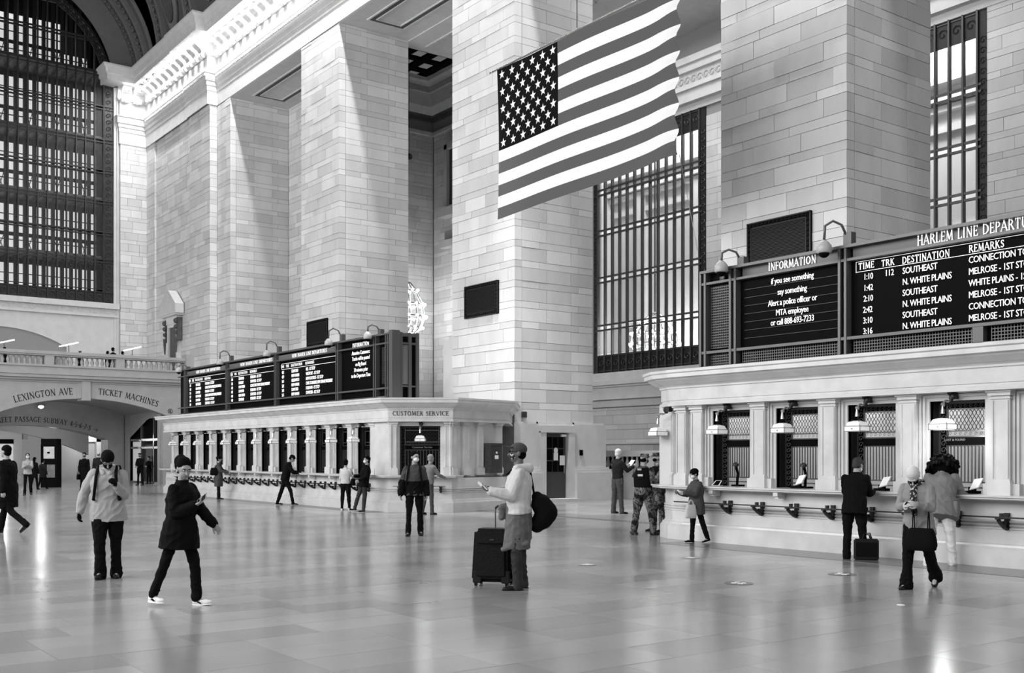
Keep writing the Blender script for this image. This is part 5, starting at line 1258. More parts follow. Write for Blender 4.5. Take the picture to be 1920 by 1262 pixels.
def person(label, px_, py_, top, phi, legs=((0, 1, 0, 0), (0, 1, 0, 0)), arms=((5, 8, 10, 0), (5, 8, 10, 0)), lean=0, side=0, head=(0, 0), wide=1.0, near=False,
           skin=SKIN, top_m=CK, top_len=.12, flare=.0, bulk=.018, bot_m=CK, leg_r=1.0, cuff=.055, shoe=LEATH, hair='short', hair_m=HAIRB, mask=None, hat=None, hat_m=CK,
           curl=(28, 28), gloves=None, hem_m=None, legs_only=None, twist=0, sole=None, ground=None, collar=False, sit=None, group=None, palm=(0, 0), bare_ankle=False):
    """legs/arms are (right, left): legs = (hip flex, out, knee flex, foot pitch); arms = (shoulder flex, out, elbow flex, inward turn)"""
    vx = .0075 if near else .013
    f = Fig(); org = ground if ground is not None else onZ(px_, py_); d = -cA*org.x+sA*org.y; org = Vector(org)
    ph = radians(phi); Fv = dv*cos(ph)+rv*sin(ph); Rv = Vector((Fv.y, -Fv.x, 0))
    X, Y, Z = Vector((1, 0, 0)), Vector((0, 1, 0)), Vector((0, 0, 1))
    pel = Vector((0, 0, .95)); J = {}
    hipz = pel+Vector((0, 0, -.04)); ank = {}
    for sd, nm, (hf, out, kf, fp) in ((1, 'R', legs[0]), (-1, 'L', legs[1])):
        hp = pel+Vector((sd*.088*wide, 0, -.03)); td = Rx(hf) @ (Ry(-sd*out) @ -Z); kn = hp+td*.43; sdn = Rx(hf-kf) @ (Ry(-sd*out*.6) @ -Z); an = kn+sdn*.42
        ft = Rx(hf-kf+fp+0) @ Y if fp > 90 else Rx(-fp) @ Y
        J['hip'+nm], J['knee'+nm], J['ank'+nm], J['foot'+nm] = hp, kn, an, (Rz(-sd*8) @ ft)
    low = min(J['ankR'].z-.075-max(0, -J['footR'].z)*.14, J['ankL'].z-.075-max(0, -J['footL'].z)*.14)
    Rs = Rz(twist) @ Rx(-lean) @ Ry(side)
    up = Rs @ Z; fw = Rs @ Y; rt = Rs @ X
    waist = pel+up*.13; chest = pel+up*.33; neck = pel+up*.53; shl = pel+up*.475
    for sd, nm, (af, out, ef, tw) in ((1, 'R', arms[0]), (-1, 'L', arms[1])):
        s0 = shl+rt*sd*.165*wide-fw*.005-up*.022; ud = Rs @ (Rx(af) @ (Ry(-sd*out) @ -Z)); el = s0+ud*.285
        fd = Rs @ (Rz(sd*tw) @ (Rx(af+ef) @ (Ry(-sd*out*.5) @ -Z))); wr = el+fd*.25
        J['sh'+nm], J['el'+nm], J['wr'+nm], J['fd'+nm] = s0, el, wr, fd
    hq = Rs @ Rz(head[1]) @ Rx(-head[0]); hx, hy, hz = hq @ X, hq @ Y, hq @ Z
    hb = neck+up*.06; hc = hb+hz*.115+hy*.02
    # ---- scale to the measured height
    topz = hc.z+.115*max(.6, hz.z) if hat is None else hc.z+.13*max(.6, hz.z)
    want = EYE+(HZ-top)/F*d-org.z if ground is None or True else 1.7
    sc_ = want/(topz-low)
    T = Matrix.Translation(org) @ Matrix(((Rv.x*sc_, Fv.x*sc_, 0, 0), (Rv.y*sc_, Fv.y*sc_, 0, 0), (0, 0, sc_, -low*sc_), (0, 0, 0, 1)))
    t = thing('person', label, 'person', group, tuple(org)); f.t = t; f.T = T; f.J = J; f.sc = sc_
    wv = wide
    # ---- body
    b = MB()
    eloft(b, [(pel-up*.1, rt*.10*wv, fw*.07), (pel-up*.02, rt*.155*wv, fw*.10), (waist, rt*.125*wv, fw*.085), (chest, rt*.15*wv, fw*.105), (shl, rt*.15*wv, fw*.08), (shl+up*.05, rt*.07*wv, fw*.055), (neck+up*.03, rt*.052, fw*.055)])
    for nm in 'RL':
        limb(b, [J['hip'+nm], J['knee'+nm], J['ank'+nm]], [.078*wv, .052, .038]); limb(b, [J['sh'+nm], J['el'+nm], J['wr'+nm]], [.052*wv, .038, .026])
        fd = J['foot'+nm]; limb(b, [J['ank'+nm]-Z*.02, J['ank'+nm]+fd*.12-Z*.045], [.034, .028])
    limb(b, [neck-up*.03, hb+hz*.04], [.056, .052])
    eball(b, hc+hz*.012-hy*.012, hx*.076, hy*.096, hz*.097); eball(b, hc-hz*.045+hy*.028, hx*.058, hy*.064, hz*.07); eball(b, hc-hz*.09+hy*.055, hx*.03, hy*.028, hz*.022)
    limb(b, [hc+hy*.083+hz*.005, hc+hy*.112-hz*.032], [.008, .014]); eball(b, hc+hy*.07+hz*.03, hx*.055, hy*.022, hz*.018)
    for s_ in (-1, 1): eball(b, hc+hx*.077*s_-hz*.01-hy*.01, hx*.010, hy*.020, hz*.032)
    def hand(mb, w, d_, nrm_, cu, sd, big=0):
        s_ = d_.cross(nrm_).normalized()*sd; n_ = nrm_
        eball(mb, w+d_*.05, d_*.052, s_*(.040+big), n_*(.017+big))
        for i, (off, ln) in enumerate(((-.030, .060), (-.010, .072), (.011, .068), (.031, .052))):
            p = w+d_*.088+s_*off; a = cu; q = [p-d_*.02, p]; dd = d_
            for L3 in (.42, .33, .25):
                dd = (d_*cos(radians(a))+n_*sin(radians(a))).normalized(); q.append(q[-1]+dd*ln*L3*1.15); a += cu*1.1
            limb(mb, q, [.0098+big, .0096+big, .009+big, .0082+big, .0072+big], 8)
        p = w+d_*.022-s_*.028; q = [p, p+d_*.028-s_*.024+n_*.008, p+d_*.055-s_*.028+n_*.022, p+d_*.078-s_*.020+n_*.034]; limb(mb, q, [.014, .0125, .0105, .009], 8)
    for sd, nm, cu in ((1, 'R', curl[0]), (-1, 'L', curl[1])):
        d_ = J['fd'+nm]; pn = (-rt*sd); 
        if abs(d_.dot(fw)) > .5 and palm[0 if nm == 'R' else 1]: pn = up*palm[0 if nm == 'R' else 1]
        pn = (pn-d_*pn.dot(d_)).normalized(); J['palm'+nm] = pn; J['hand'+nm] = J['wr'+nm]+d_*.085
        hand(b, J['wr'+nm], d_, pn, cu, sd*1)
    fuse(b, 'body', skin, t, T, .0062 if near else .0115, 2 if near else 2)
    # eyes, brows, lips
    if near:
        for s_ in (-1, 1):
            e = MB(); eball(e, hc+hx*.031*s_+hy*.082+hz*.008, hx*.013, hy*.010, hz*.008, 8, 6); e.v = [tuple(T @ Vector(q)) for q in e.v]; e.build('eye', EYE_M, t, smooth=True)
            e = MB(); eball(e, hc+hx*.031*s_+hy*.090+hz*.008, hx*.006, hy*.004, hz*.006, 8, 6); eball(e, hc+hx*.032*s_+hy*.090+hz*.026, hx*.018, hy*.005, hz*.004, 8, 6); e.v = [tuple(T @ Vector(q)) for q in e.v]; e.build('pupil_and_brow', HAIRB, t, smooth=True)
        e = MB(); eball(e, hc+hy*.090-hz*.062, hx*.022, hy*.007, hz*.006, 8, 6); e.v = [tuple(T @ Vector(q)) for q in e.v]; e.build('lips', mat('lips', .16, .5) if 'lips' not in MATS else MATS['lips'], t, smooth=True)
    # ---- trousers
    g = MB(); r = leg_r; bk = .012
    eloft(g, [(pel-up*.13, rt*.11*wv, fw*.085), (pel-up*.03, rt*(.165*wv+bk*.5), fw*(.108+bk)), (pel+up*.05, rt*(.15*wv+bk*.5), fw*(.10+bk)), (waist, rt*.125*wv, fw*.09)])
    for nm in 'RL':
        hp, kn, an = J['hip'+nm], J['knee'+nm], J['ank'+nm]; e_ = an+(an-kn).normalized()*(-.02 if bare_ankle else .035)
        limb(g, [hp, (hp*.45+kn*.55), kn, (kn*.5+an*.5), e_], [.095*wv*r, .078*wv*r, .064*r, .058*r, cuff*r])
    fuse(g, 'trousers', bot_m, t, T, vx, 3)
    # ---- shoes
    for nm in 'RL':
        s_ = MB(); an, fd = J['ank'+nm], J['foot'+nm]; rr = fd.cross(Z).normalized(); uu = rr.cross(fd).normalized(); base = an-uu*.0
        eball(s_, an-uu*.038-fd*.01, rr*.042, fd*.055, uu*.045); eball(s_, an-uu*.045+fd*.07, rr*.044, fd*.09, uu*.034); eball(s_, an-uu*.053+fd*.13, rr*.045, fd*.062, uu*.026); limb(s_, [an-uu*.02, an+Z*.01], [.042, .044])
        fuse(s_, 'shoe', shoe, t, T, .009, 2)
        so = MB(); pts = []
        for k in range(16):
            a = 2*pi*k/16; pts.append(an-uu*.083+fd*(.058+.135*cos(a))+rr*(.044+.004*cos(a))*sin(a))
        so.poly(pts, .02, uu); so.v = [tuple(T @ Vector(q)) for q in so.v]; so.build('shoe_sole', sole or LEATH, t)
    # ---- upper garment
    if top_m is not None:
        g = MB(); k = bulk; tl = top_len; dn = -up
        hem_c = pel+dn*tl*.9+(Vector((0, 0, -tl*.1))); lg = (J['kneeR']+J['kneeL'])/2
        if tl > .3: hem_c = (pel+(lg-pel)*min(1, (tl)/.45))
        rings = [(hem_c, rt*(.168*wv+k+flare), fw*(.118+k+flare*.8)), (pel, rt*(.165*wv+k+flare*.4), fw*(.115+k+flare*.3)), (waist, rt*(.145*wv+k), fw*(.105+k)), (chest, rt*(.165*wv+k), fw*(.12+k)), (pel+up*.42, rt*(.172*wv+k*.5), fw*(.112+k*.7)), (shl-up*.005, rt*(.155*wv+k*.2), fw*(.088+k*.4)), (shl+up*.035, rt*(.11*wv), fw*.075), (shl+up*.075, rt*.07*wv, fw*.065)]
        if collar: rings.append((neck+up*.03, rt*.078, fw*.085))
        eloft(g, rings)
        for nm in 'RL': 
            sh, el, wr = J['sh'+nm], J['el'+nm], J['wr'+nm]; limb(g, [sh, (sh+el)/2, el, (el+wr)/2, wr+(wr-el).normalized()*-.005], [.056*wv+k*.3, .054*wv+k*.42, .047+k*.5, .042+k*.5, .035+k*.4])
        fuse(g, 'jacket' if tl > .05 else 'top', top_m, t, T, vx, 4)
    hatr = 1.0
    # ---- hair / hat / mask
    if hair in ('short', 'crop'):
        h_ = MB(); eball(h_, hc+hz*.046-hy*.032, hx*.090, hy*.100, hz*.090) if hat is None else None; eball(h_, hc-hz*.02-hy*(.048 if hat is None else .040), hx*.082, hy*.068, hz*(.078 if hat is None else .066)); fuse(h_, 'hair', hair_m, t, T, .010, 2)
    elif hair == 'bun':
        h_ = MB(); eball(h_, hc+hz*.048-hy*.034, hx*.091, hy*.102, hz*.090); eball(h_, hc-hz*.02-hy*.052, hx*.084, hy*.070, hz*.075)
        eball(h_, hc+hz*.03-hy*.16, hx*.075, hy*.085, hz*.085); eball(h_, hc+hz*.08-hy*.13, hx*.05, hy*.06, hz*.05); eball(h_, hc-hz*.03-hy*.17, hx*.06, hy*.06, hz*.06); fuse(h_, 'hair', hair_m, t, T, .008, 1)
        e = MB(); limb(e, [hc+hz*.02-hy*.235+hx*.0, hc-hz*.03-hy*.225], [.012, .012]); e.v = [tuple(T @ Vector(q)) for q in e.v]; e.build('hair_tie', PAPER, t)
    elif hair == 'long':
        h_ = MB(); eball(h_, hc+hz*.03-hy*.025, hx*.086, hy*.096, hz*.09); limb(h_, [hc-hy*.05, hc-hy*.07-hz*.12, hc-hy*.08-hz*.24], [.08, .07, .055]); fuse(h_, 'hair', hair_m, t, T, .010, 2)
    elif hair == 'curly':
        h_ = MB(); random.seed(5)
        for k in range(120):
            a, e_ = random.uniform(0, 2*pi), random.uniform(-.9, 1.5); q = hc-hy*.02+(hx*cos(a)*cos(e_)*.23+hy*sin(a)*cos(e_)*.20+hz*sin(e_)*.17); h_.ball(q, random.uniform(.02, .035), 6, 4)
        for k in range(40):
            a = random.uniform(pi*.75, pi*2.25); q = hc-hz*.08+(hx*cos(a)*.23+hy*sin(a)*.19); h_.tube([q, q-hz*.05+hx*random.uniform(-.02, .02), q-hz*random.uniform(.08, .14)], [.018, .014, .006], 5)
        eball(h_, hc, hx*.23, hy*.20, hz*.165); fuse(h_, 'hair', hair_m, t, T, .010, 0)
    if hat == 'cap':
        h_ = MB(); eball(h_, hc+hz*.045-hy*.012, hx*.089, hy*.108, hz*.082); fuse(h_, 'cap', hat_m, t, T, .008, 2)
        br_ = MB(); pts = [hc+hz*.062+hy*.07+hx*.075*cos(a)+hy*.085*sin(a)+hz*.012*sin(a) for a in [pi*k/10 for k in range(11)]]; br_.poly(pts, .008, hz); br_.v = [tuple(T @ Vector(q)) for q in br_.v]; br_.build('cap_brim', hat_m, t)
    if hat == 'softcap':
        h_ = MB(); eball(h_, hc+hz*.05-hy*.01, hx*.09, hy*.105, hz*.055); eloft(h_, [(hc+hz*.03, hx*.088, hy*.104), (hc+hz*.11, hx*.086, hy*.10)]); eball(h_, hc+hz*.045+hy*.10, hx*.06, hy*.05, hz*.01); fuse(h_, 'soft_cap', hat_m, t, T, .010, 2)
    if hat == 'beanie':
        h_ = MB(); eball(h_, hc+hz*.04-hy*.015, hx*.09, hy*.108, hz*.095); fuse(h_, 'knit_cap', hat_m, t, T, .010, 2)
    if hat == 'hood':
        h_ = MB(); eball(h_, hc+hz*.01-hy*.03, hx*.105, hy*.115, hz*.125); eball(h_, hb-fw*.03, hx*.10, hy*.10, hz*.07); fuse(h_, 'hood', hat_m, t, T, .010, 2)
    if hat == 'bun_cap':
        h_ = MB(); eball(h_, hc+hz*.045-hy*.02, hx*.10, hy*.115, hz*.09); fuse(h_, 'beret', hat_m, t, T, .010, 2)
    if mask is not None:
        h_ = MB(); eball(h_, hc-hz*.048+hy*.048, hx*.062, hy*.062, hz*.050); fuse(h_, 'face_mask', mask, t, T, .008, 1)
    if gloves is not None:
        for sd, nm, cu in ((1, 'R', curl[0]), (-1, 'L', curl[1])):
            h_ = MB(); hand(h_, J['wr'+nm], J['fd'+nm], J['palm'+nm], cu, sd, .004); limb(h_, [J['wr'+nm]-J['fd'+nm]*.03, J['wr'+nm]+J['fd'+nm]*.01], [.036, .034]); fuse(h_, 'glove', gloves, t, T, .008, 1)
    f.W = lambda v: T @ v
    f.hc, f.hx, f.hy, f.hz, f.up, f.fw, f.rt, f.pel, f.chest, f.waist, f.shl, f.neck = hc, hx, hy, hz, up, fw, rt, pel, chest, waist, shl, neck
    return f
def child_fuse(f, name, m, fn, voxel=.010, sm=2, label=None):
    g = MB(); fn(g); return fuse(g, name, m, f.t, f.T, voxel, sm, label)
def held_phone(f, nm, label, tilt=0, m=None, big=1.0, mix=0):
    """flat phone lying in the fingers of hand nm, screen towards the face"""
    d_, n_ = f.J['fd'+nm], f.J['palm'+nm]; c = f.J['wr'+nm]+d_*.115+n_*.030; s_ = d_.cross(n_).normalized()
    look = ((f.hc-c).normalized()+f.rt*mix).normalized(); u = (d_-look*d_.dot(look)).normalized(); v = look.cross(u).normalized()
    T = f.T; t = thing('phone', label, 'phone', None, tuple(T @ c))
    def slab(a, b, z0, z1): return [tuple(T @ (c+u*i*a+v*j*b+look*k)) for k in (z0, z1) for i, j in ((-1, -1), (1, -1), (1, 1), (-1, 1))]
    fs = [(0, 3, 2, 1), (4, 5, 6, 7), (0, 1, 5, 4), (1, 2, 6, 5), (2, 3, 7, 6), (3, 0, 4, 7)]
    MB().add(slab(.075*big, .037*big, -.004, .004), fs).build('case', m or PAPER, t); MB().add(slab(.068*big, .032*big, .004, .005), fs).build('screen', BLACK, t)
    return t
def bag(f, c, sx, sy, sz, label, m, name='shoulder_bag', cat='bag', strap=None, loft=True, handle=None):
    """soft bag round local point c of figure f; strap = list of local points"""
    T = f.T; t = thing(name, label, cat, None, tuple(T @ Vector(c))); c = Vector(c); g = MB(); X, Y, Z = Vector((1, 0, 0)), Vector((0, 1, 0)), Vector((0, 0, 1))
    rr = []
    for zz, k in ((-1, .80), (-.93, .95), (-.5, 1.04), (0, 1.0), (.6, .9), (.95, .78), (1, .7)): rr.append((c+Z*zz*sz, X*sx*k, Y*sy*k))
    # squarish section
    vs = []; fs = []; seg = 20
    for cc_, u, v in rr:
        for k in range(seg):
            a = 2*pi*k/seg; ca, sa = cos(a), sin(a); q = (abs(ca)**4+abs(sa)**4)**(-.25); vs.append(T @ (cc_+u*ca*q+v*sa*q))
    for i in range(len(rr)-1):
        for k in range(seg):
            a = i*seg+k; b = i*seg+(k+1) % seg; fs.append((a, b, b+seg, a+seg))
    fs.append(tuple(range(seg-1, -1, -1))); fs.append(tuple((len(rr)-1)*seg+k for k in range(seg)))
    MB().add(vs, fs).build('bag_body', m, t, smooth=True)
    if strap:
        MB().tube([T @ Vector(p) for p in strap], .012*f.sc, 6).build('strap', m if m is not CW and m is not PAPER else CG, t)
    if handle:
        for s_ in (-1, 1):
            MB().tube([T @ (c+X*sx*.0+Y*sy*.5*q+Z*(sz+handle*(1-q*q))+X*s_*sx*.5) for q in (-1, -.6, 0, .6, 1)], .008*f.sc, 6).build('handle', m if m is not PAPER else CG, t)
    return t
P = person
# 1 far left walker
f = P('person in black coat and trousers striding out at the left edge', 16, 1000, 836, -98, ((22, 3, 8, 0), (-14, 3, 38, 42)), ((10, 10, 25, 0), (-12, 8, 20, 0)), lean=4, top_len=.42, flare=.02, bulk=.04, hair='short', wide=1.12, cuff=.065)
bag(f, f.J['handR']+Vector((.02, -.02, -.20)), .17, .10, .17, 'white plastic shopping bag swinging from the hand of the black coated walker', PAPER, 'shopping_bag', strap=[f.J['handR'], f.J['handR']+Vector((0, 0, -.06))])
# 2-4 passage people
P('woman in a light jacket and white mask with folded hands in the passage', 52, 929, 850, 20, ((4, 3, 6, 0), (-6, 3, 14, 0)), ((35, 5, 80, 40), (35, 5, 80, 40)), top_m=CL, bot_m=CK, mask=CW, hair='long', top_len=.06, wide=.9)
P('dark figure with bare ankles just right of the light jacketed woman in the passage', 65, 918, 857, 160, ((6, 3, 0, 0), (-8, 3, 10, 0)), top_m=CK, top_len=.3, wide=.9, hair='long')
P('dark figure walking in front of the black poster kiosk', 80, 917, 861, 170, ((14, 3, 0, 0), (-12, 3, 14, 10)), top_m=CK2, top_len=.25, hair='short')
# 5 6 couple
f = P('person in a long black coat with a checked scarf before the second arch', 158, 919, 849, 10, ((5, 3, 3, 0), (-6, 3, 6, 0)), top_m=CK, top_len=.45, flare=.03, bulk=.03, hair='short', mask=CG)
bag(f, f.J['handR']+Vector((.03, 0, -.17)), .05, .16, .13, 'black hand bag carried low by the long coated person', CK, 'hand_bag', handle=.1)
P('bald headed person in dark clothes half hidden by the hooded walker', 185, 922, 846, 15, top_m=CK2, top_len=.2, hair=None, skin=SKINL, mask=CG)
# 8 9
P('guard in dark uniform with folded hands in the bronze doorway', 263, 910, 849, -20, ((0, 5, 0, 0), (0, 5, 0, 0)), ((22, 2, 45, 45), (22, 2, 45, 45)), top_m=CK, top_len=.08, hat='softcap', bot_m=CK, wide=1.08, mask=CG)
P('slim dark figure standing behind the bronze doors', 279, 907, 856, -10, top_m=CK, hair='short', top_len=.2, arms=((20, 2, 70, 20), (20, 2, 70, 20)), wide=.85)
# 7 hooded walker with backpack
f = P('person in a light grey hooded jacket with knit cap walking and looking down', 203, 1084, 850, 12, ((16, -1, 20, 0), (-2, 0, 2, 0)), ((-6, 26, 14, 0), (12, 6, 118, 22)), lean=6, head=(42, 10), near=True, top_m=CL, top_len=.17, flare=.02, bulk=.045, bot_m=CK, leg_r=1.2, cuff=.07, hat='beanie', hat_m=CK, gloves=CK, wide=1.1, mask=CK, skin=SKIN, sole=CK2)
child_fuse(f, 'hood', CL, lambda g: [limb(g, [f.neck+f.rt*s_*.10-f.fw*.02, f.neck+f.fw*.09+f.rt*s_*.04-f.up*.06], [.05, .04]) for s_ in (-1, 1)]+[limb(g, [f.neck+f.rt*.10-f.fw*.03, f.neck-f.fw*.11+f.up*.0, f.neck-f.rt*.10-f.fw*.03], [.05, .07, .05])], label='hood lying round the neck')
bp = bag(f, f.chest-f.fw*.24-f.up*.02, .17, .09, .24, 'black backpack on the back of the hooded walker', CK, 'backpack')
sg = MB()
for s_ in (-1, 1): sg.tube([f.T @ q for q in (f.shl-f.fw*.17+f.rt*s_*.10, f.shl+f.up*.085+f.rt*s_*.115, f.shl+f.fw*.14+f.rt*s_*.125-f.up*.02, f.chest+f.fw*.172+f.rt*s_*.135, f.waist+f.fw*.14+f.rt*s_*.165, f.waist-f.fw*.05+f.rt*s_*.20)], .021, 6)
sg.build('shoulder_straps', CK, bp)
# 11 woman in black with phone
f = P('woman in black coat and trousers with white trainers looking at her phone', 338, 1135, 862, 68, ((-20, 2, 4, 0), (18, 2, 14, -6)), ((16, 6, 98, 14), (30, 8, 18, 0)), lean=3, head=(18, -32), near=True, top_m=CK, top_len=.25, flare=.055, bulk=.055, bot_m=CK, cuff=.062, shoe=CW, sole=PAPER, hair='bun', skin=SKIN, collar=True, wide=.92, curl=(34, 20), bare_ankle=True, palm=(1, 0))
if False: pass
held_phone(f, 'R', 'phone in a pale case held by the woman in black', m=CL, big=1.15, mix=1.6)
e = MB(); eball(e, f.hc+f.hx*.085-f.hz*.03+f.hy*.0, f.hx*.006, f.hy*.007, f.hz*.018, 8, 6); e.v = [tuple(f.T @ Vector(q)) for q in e.v]; e.build('earbud', PAPER, f.t)
for nm in 'RL':
    e = MB(); an, fd = f.J['ank'+nm], f.J['foot'+nm]; rr = fd.cross(Vector((0, 0, 1))).normalized()
    for s_ in (-1, 1): e.box(0, 0, 0, 0, 0, 0); e.v = e.v[:-8]; e.f = e.f[:-6]; e.m = e.m[:-6]; e.smooth = e.smooth[:-6]; e.bar(an+fd*.035-Vector((0, 0, .035))+rr*s_*.043, an+fd*.075-Vector((0, 0, .055))+rr*s_*.043, .035, .012)
    e.v = [tuple(f.T @ Vector(q)) for q in e.v]; e.build('shoe_stripe', CK, f.t)
# 12 13 at the farther counter
f = P('person in a grey knee length coat and dark cap at the farther counter', 410, 936, 855, 100, ((2, 3, 0, 0), (-2, 3, 0, 0)), ((30, 6, 50, 0), (35, 6, 45, 0)), top_m=CG, top_len=.42, flare=.04, bulk=.03, hair='short', hat='bun_cap', hat_m=CK, wide=.95)
bag(f, Vector((.10, -.16, 1.14)), .10, .17, .16, 'black shoulder bag on the back of the grey coated customer', CK, strap=[Vector((.1, -.16, 1.28)), f.J['shR']+Vector((0, 0, .08)), Vector((.12, .1, 1.2))])
f = P('person all in black with a cap leaning over a phone at the farther counter', 535, 947, 854, 108, ((22, 6, 12, 0), (-16, 4, 2, 0)), ((40, 10, 60, 0), (45, 6, 55, 0)), lean=14, head=(22, 0), top_m=CK, top_len=.1, hat='cap', hat_m=CK, bot_m=CK, sole=PAPER, bulk=.03)
held_phone(f, 'L', 'bright phone in the hands of the person all in black', m=PAPER)
# 14 15 couple
f = P('woman in a pale cardigan and black trousers seen from behind by the farther counter', 648, 957, 862, 165, ((3, 3, 0, 0), (-2, 3, 0, 0)), ((30, 14, 70, 10), (10, 8, 30, 0)), head=(6, 10), top_m=CP, top_len=.02, bot_m=CK, shoe=CW, sole=PAPER, hair='short', leg_r=1.08, cuff=.045, wide=1.0, bulk=.012)
bag(f, Vector((.26, .05, .98)), .07, .12, .12, 'small black bag hanging from the arm of the woman in the cardigan', CK, 'hand_bag', strap=[Vector((.26, .05, 1.08)), Vector((.24, .0, 1.34))])
P('man in black jacket and jeans with a white mask leaning back on the farther counter', 683, 960, 856, -62, ((20, 6, 4, 0), (6, 6, 0, 0)), ((20, 10, 60, 30), (12, 12, 40, 10)), lean=-9, head=(6, 0), top_m=CK, top_len=.16, bulk=.035, bot_m=DENIM, mask=CW, hair='short', sole=PAPER, leg_r=1.05)
# 16 17
f = P('man in a grey and black jacket with a white mask walking towards the camera', 777, 1005, 847, 4, ((4, 3, 8, 0), (-4, 3, 10, 0)), ((2, 16, 14, 0), (-4, 12, 20, 0)), head=(2, 34), near=True, top_m=CG, top_len=.10, bulk=.035, flare=.01, bot_m=CK, mask=CW, hair='short', skin=SKIN, wide=1.05)
child_fuse(f, 'jacket_lower', CK, lambda g: (eloft(g, [(f.pel-f.up*.11, f.rt*.207, f.fw*.165), (f.pel+f.up*.05, f.rt*.203, f.fw*.160), (f.pel+f.up*.20, f.rt*.200, f.fw*.160)]), [limb(g, [f.J['el'+n_], f.J['wr'+n_]], [.082, .062]) for n_ in 'RL']), label='black lower half of the jacket')
bp = bag(f, f.chest-f.fw*.22, .16, .08, .22, 'dark backpack of the man in the grey and black jacket', CK, 'backpack')
sg = MB()
for s_ in (-1, 1): sg.tube([f.T @ q for q in (f.shl-f.fw*.15+f.rt*s_*.10, f.shl+f.up*.075+f.rt*s_*.11, f.shl+f.fw*.135+f.rt*s_*.125-f.up*.03, f.chest+f.fw*.16+f.rt*s_*.14, f.waist+f.fw*.12+f.rt*s_*.17)], .02, 6)
sg.build('shoulder_straps', CK, bp)
P('grey haired customer reaching to the customer service window', 803, 965, 853, 140, ((4, 3, 4, 0), (-4, 3, 8, 0)), ((42, 10, 38, 0), (30, 6, 60, 0)), lean=8, top_m=CM, top_len=.06, bot_m=CG, hair='crop', hair_m=HAIRG, wide=.98)
# 18 capped man with suitcase
f = P('man in a pale hoodie and cap with a jacket tied round his waist', 973, 1105, 829, -90, ((-2, 2, 2, 0), (4, 2, 6, 0)), ((14, 6, 86, 8), (20, 6, 84, 0)), head=(-2, 4), near=True, top_m=CP, top_len=.03, bulk=.04, bot_m=DENIM, leg_r=1.06, cuff=.062, hat='cap', hat_m=CG, hair='crop', mask=PATM, skin=SKIND, curl=(34, 34), palm=(1, 1), sole=CK2)
child_fuse(f, 'hood', CP, lambda g: (limb(g, [f.neck+f.rt*.09+f.fw*.02, f.neck-f.fw*.12-f.up*.01, f.neck-f.rt*.09+f.fw*.02], [.04, .065, .04]), limb(g, [f.neck+f.rt*.08, f.neck+f.fw*.07-f.up*.04, f.neck-f.rt*.08], [.035, .03, .035])), label='hood lying behind the neck')
child_fuse(f, 'tied_jacket', mat('worn_grey_denim', .10, .85, noise=.35, nscale=9, bump=.6, bscale=12), lambda g: (eloft(g, [(f.pel-f.up*.46+f.fw*.03, f.rt*.17, f.fw*.17), (f.pel-f.up*.2, f.rt*.19, f.fw*.165), (f.pel+f.up*.02, f.rt*.19, f.fw*.15), (f.pel+f.up*.10, f.rt*.17, f.fw*.135)]), limb(g, [f.pel+f.fw*.13+f.up*.06, f.pel+f.fw*.20+f.up*.03, f.pel+f.fw*.21-f.up*.07], [.04, .05, .045]), limb(g, [f.pel+f.fw*.19-f.up*.46-f.rt*.1, f.pel-f.fw*.10-f.up*.38-f.rt*.15], [.03, .03])), label='denim jacket tied round the waist by its sleeves')
e = MB()
for s_ in (-1, 1): e.bar(f.hc+f.hx*.02*s_+f.hy*.104+f.hz*.008, f.hc+f.hx*.062*s_+f.hy*.088+f.hz*.008, .003, .022); e.bar(f.hc+f.hx*.066*s_+f.hy*.088+f.hz*.012, f.hc+f.hx*.08*s_-f.hy*.01+f.hz*.008, .004)
e.v = [tuple(f.T @ Vector(q)) for q in e.v]; e.build('eyeglasses', CK, f.t)
held_phone(f, 'L', 'pale phone in the hand of the capped man', m=PAPER)
dd_ = thing('duffel_bag', 'black duffel bag slung behind the capped man', 'bag', None, tuple(f.T @ (f.pel-f.fw*.3)))
g = MB(); c_ = f.pel-f.fw*.27-f.up*.0+f.rt*.02
limb(g, [c_+f.up*.17+f.fw*.05, c_+f.up*.08, c_-f.up*.02-f.fw*.07, c_-f.up*.10-f.fw*.02, c_-f.up*.17+f.fw*.05], [.07, .13, .14, .13, .10])
fuse(g, 'bag_body', CK, dd_, f.T, .012, 3)
MB().tube([f.T @ q for q in (c_+f.up*.16+f.fw*.08, c_+f.up*.30+f.fw*.1+f.rt*.05, f.shl-f.fw*.14+f.rt*.08, f.shl+f.up*.10+f.rt*.03, f.shl+f.fw*.15-f.rt*.05-f.up*.04)], .014, 6).build('strap', CK, dd_)
MB().ball(f.T @ (c_+f.up*.19+f.fw*.085), .022, 8, 6).build('buckle', BRASS, dd_)
# suitcase
pS = onZ(926, 1097); sT = thing('suitcase', 'large black wheeled suitcase standing beside the capped man', 'suitcase', None, tuple(pS))
def sbox(nm, m, u0, u1, v0, v1, z0, z1, bev=.0, taper=0):
    vs = [];
    for z, tp in ((z0, 0), (z1, taper)):
        for u, v in ((u0+tp, v0), (u1-tp*.3, v0), (u1-tp*.3, v1), (u0+tp, v1)): q = pS+su*u+sv*v; vs.append((q.x, q.y, z))
    mb = MB().add(vs, [(0, 3, 2, 1), (4, 5, 6, 7), (0, 1, 5, 4), (1, 2, 6, 5), (2, 3, 7, 6), (3, 0, 4, 7)]); o = mb.build(nm, m, sT)
    if bev: 
        bm = bmesh.new(); bm.from_mesh(o.data); bmesh.ops.bevel(bm, geom=list(bm.edges), offset=bev, segments=3, affect='EDGES'); bm.to_mesh(o.data); bm.free()
    return o
su = (rv*cos(.25)+dv*sin(.25)).normalized(); sv = (-dv*cos(.25)+rv*sin(.25)).normalized()
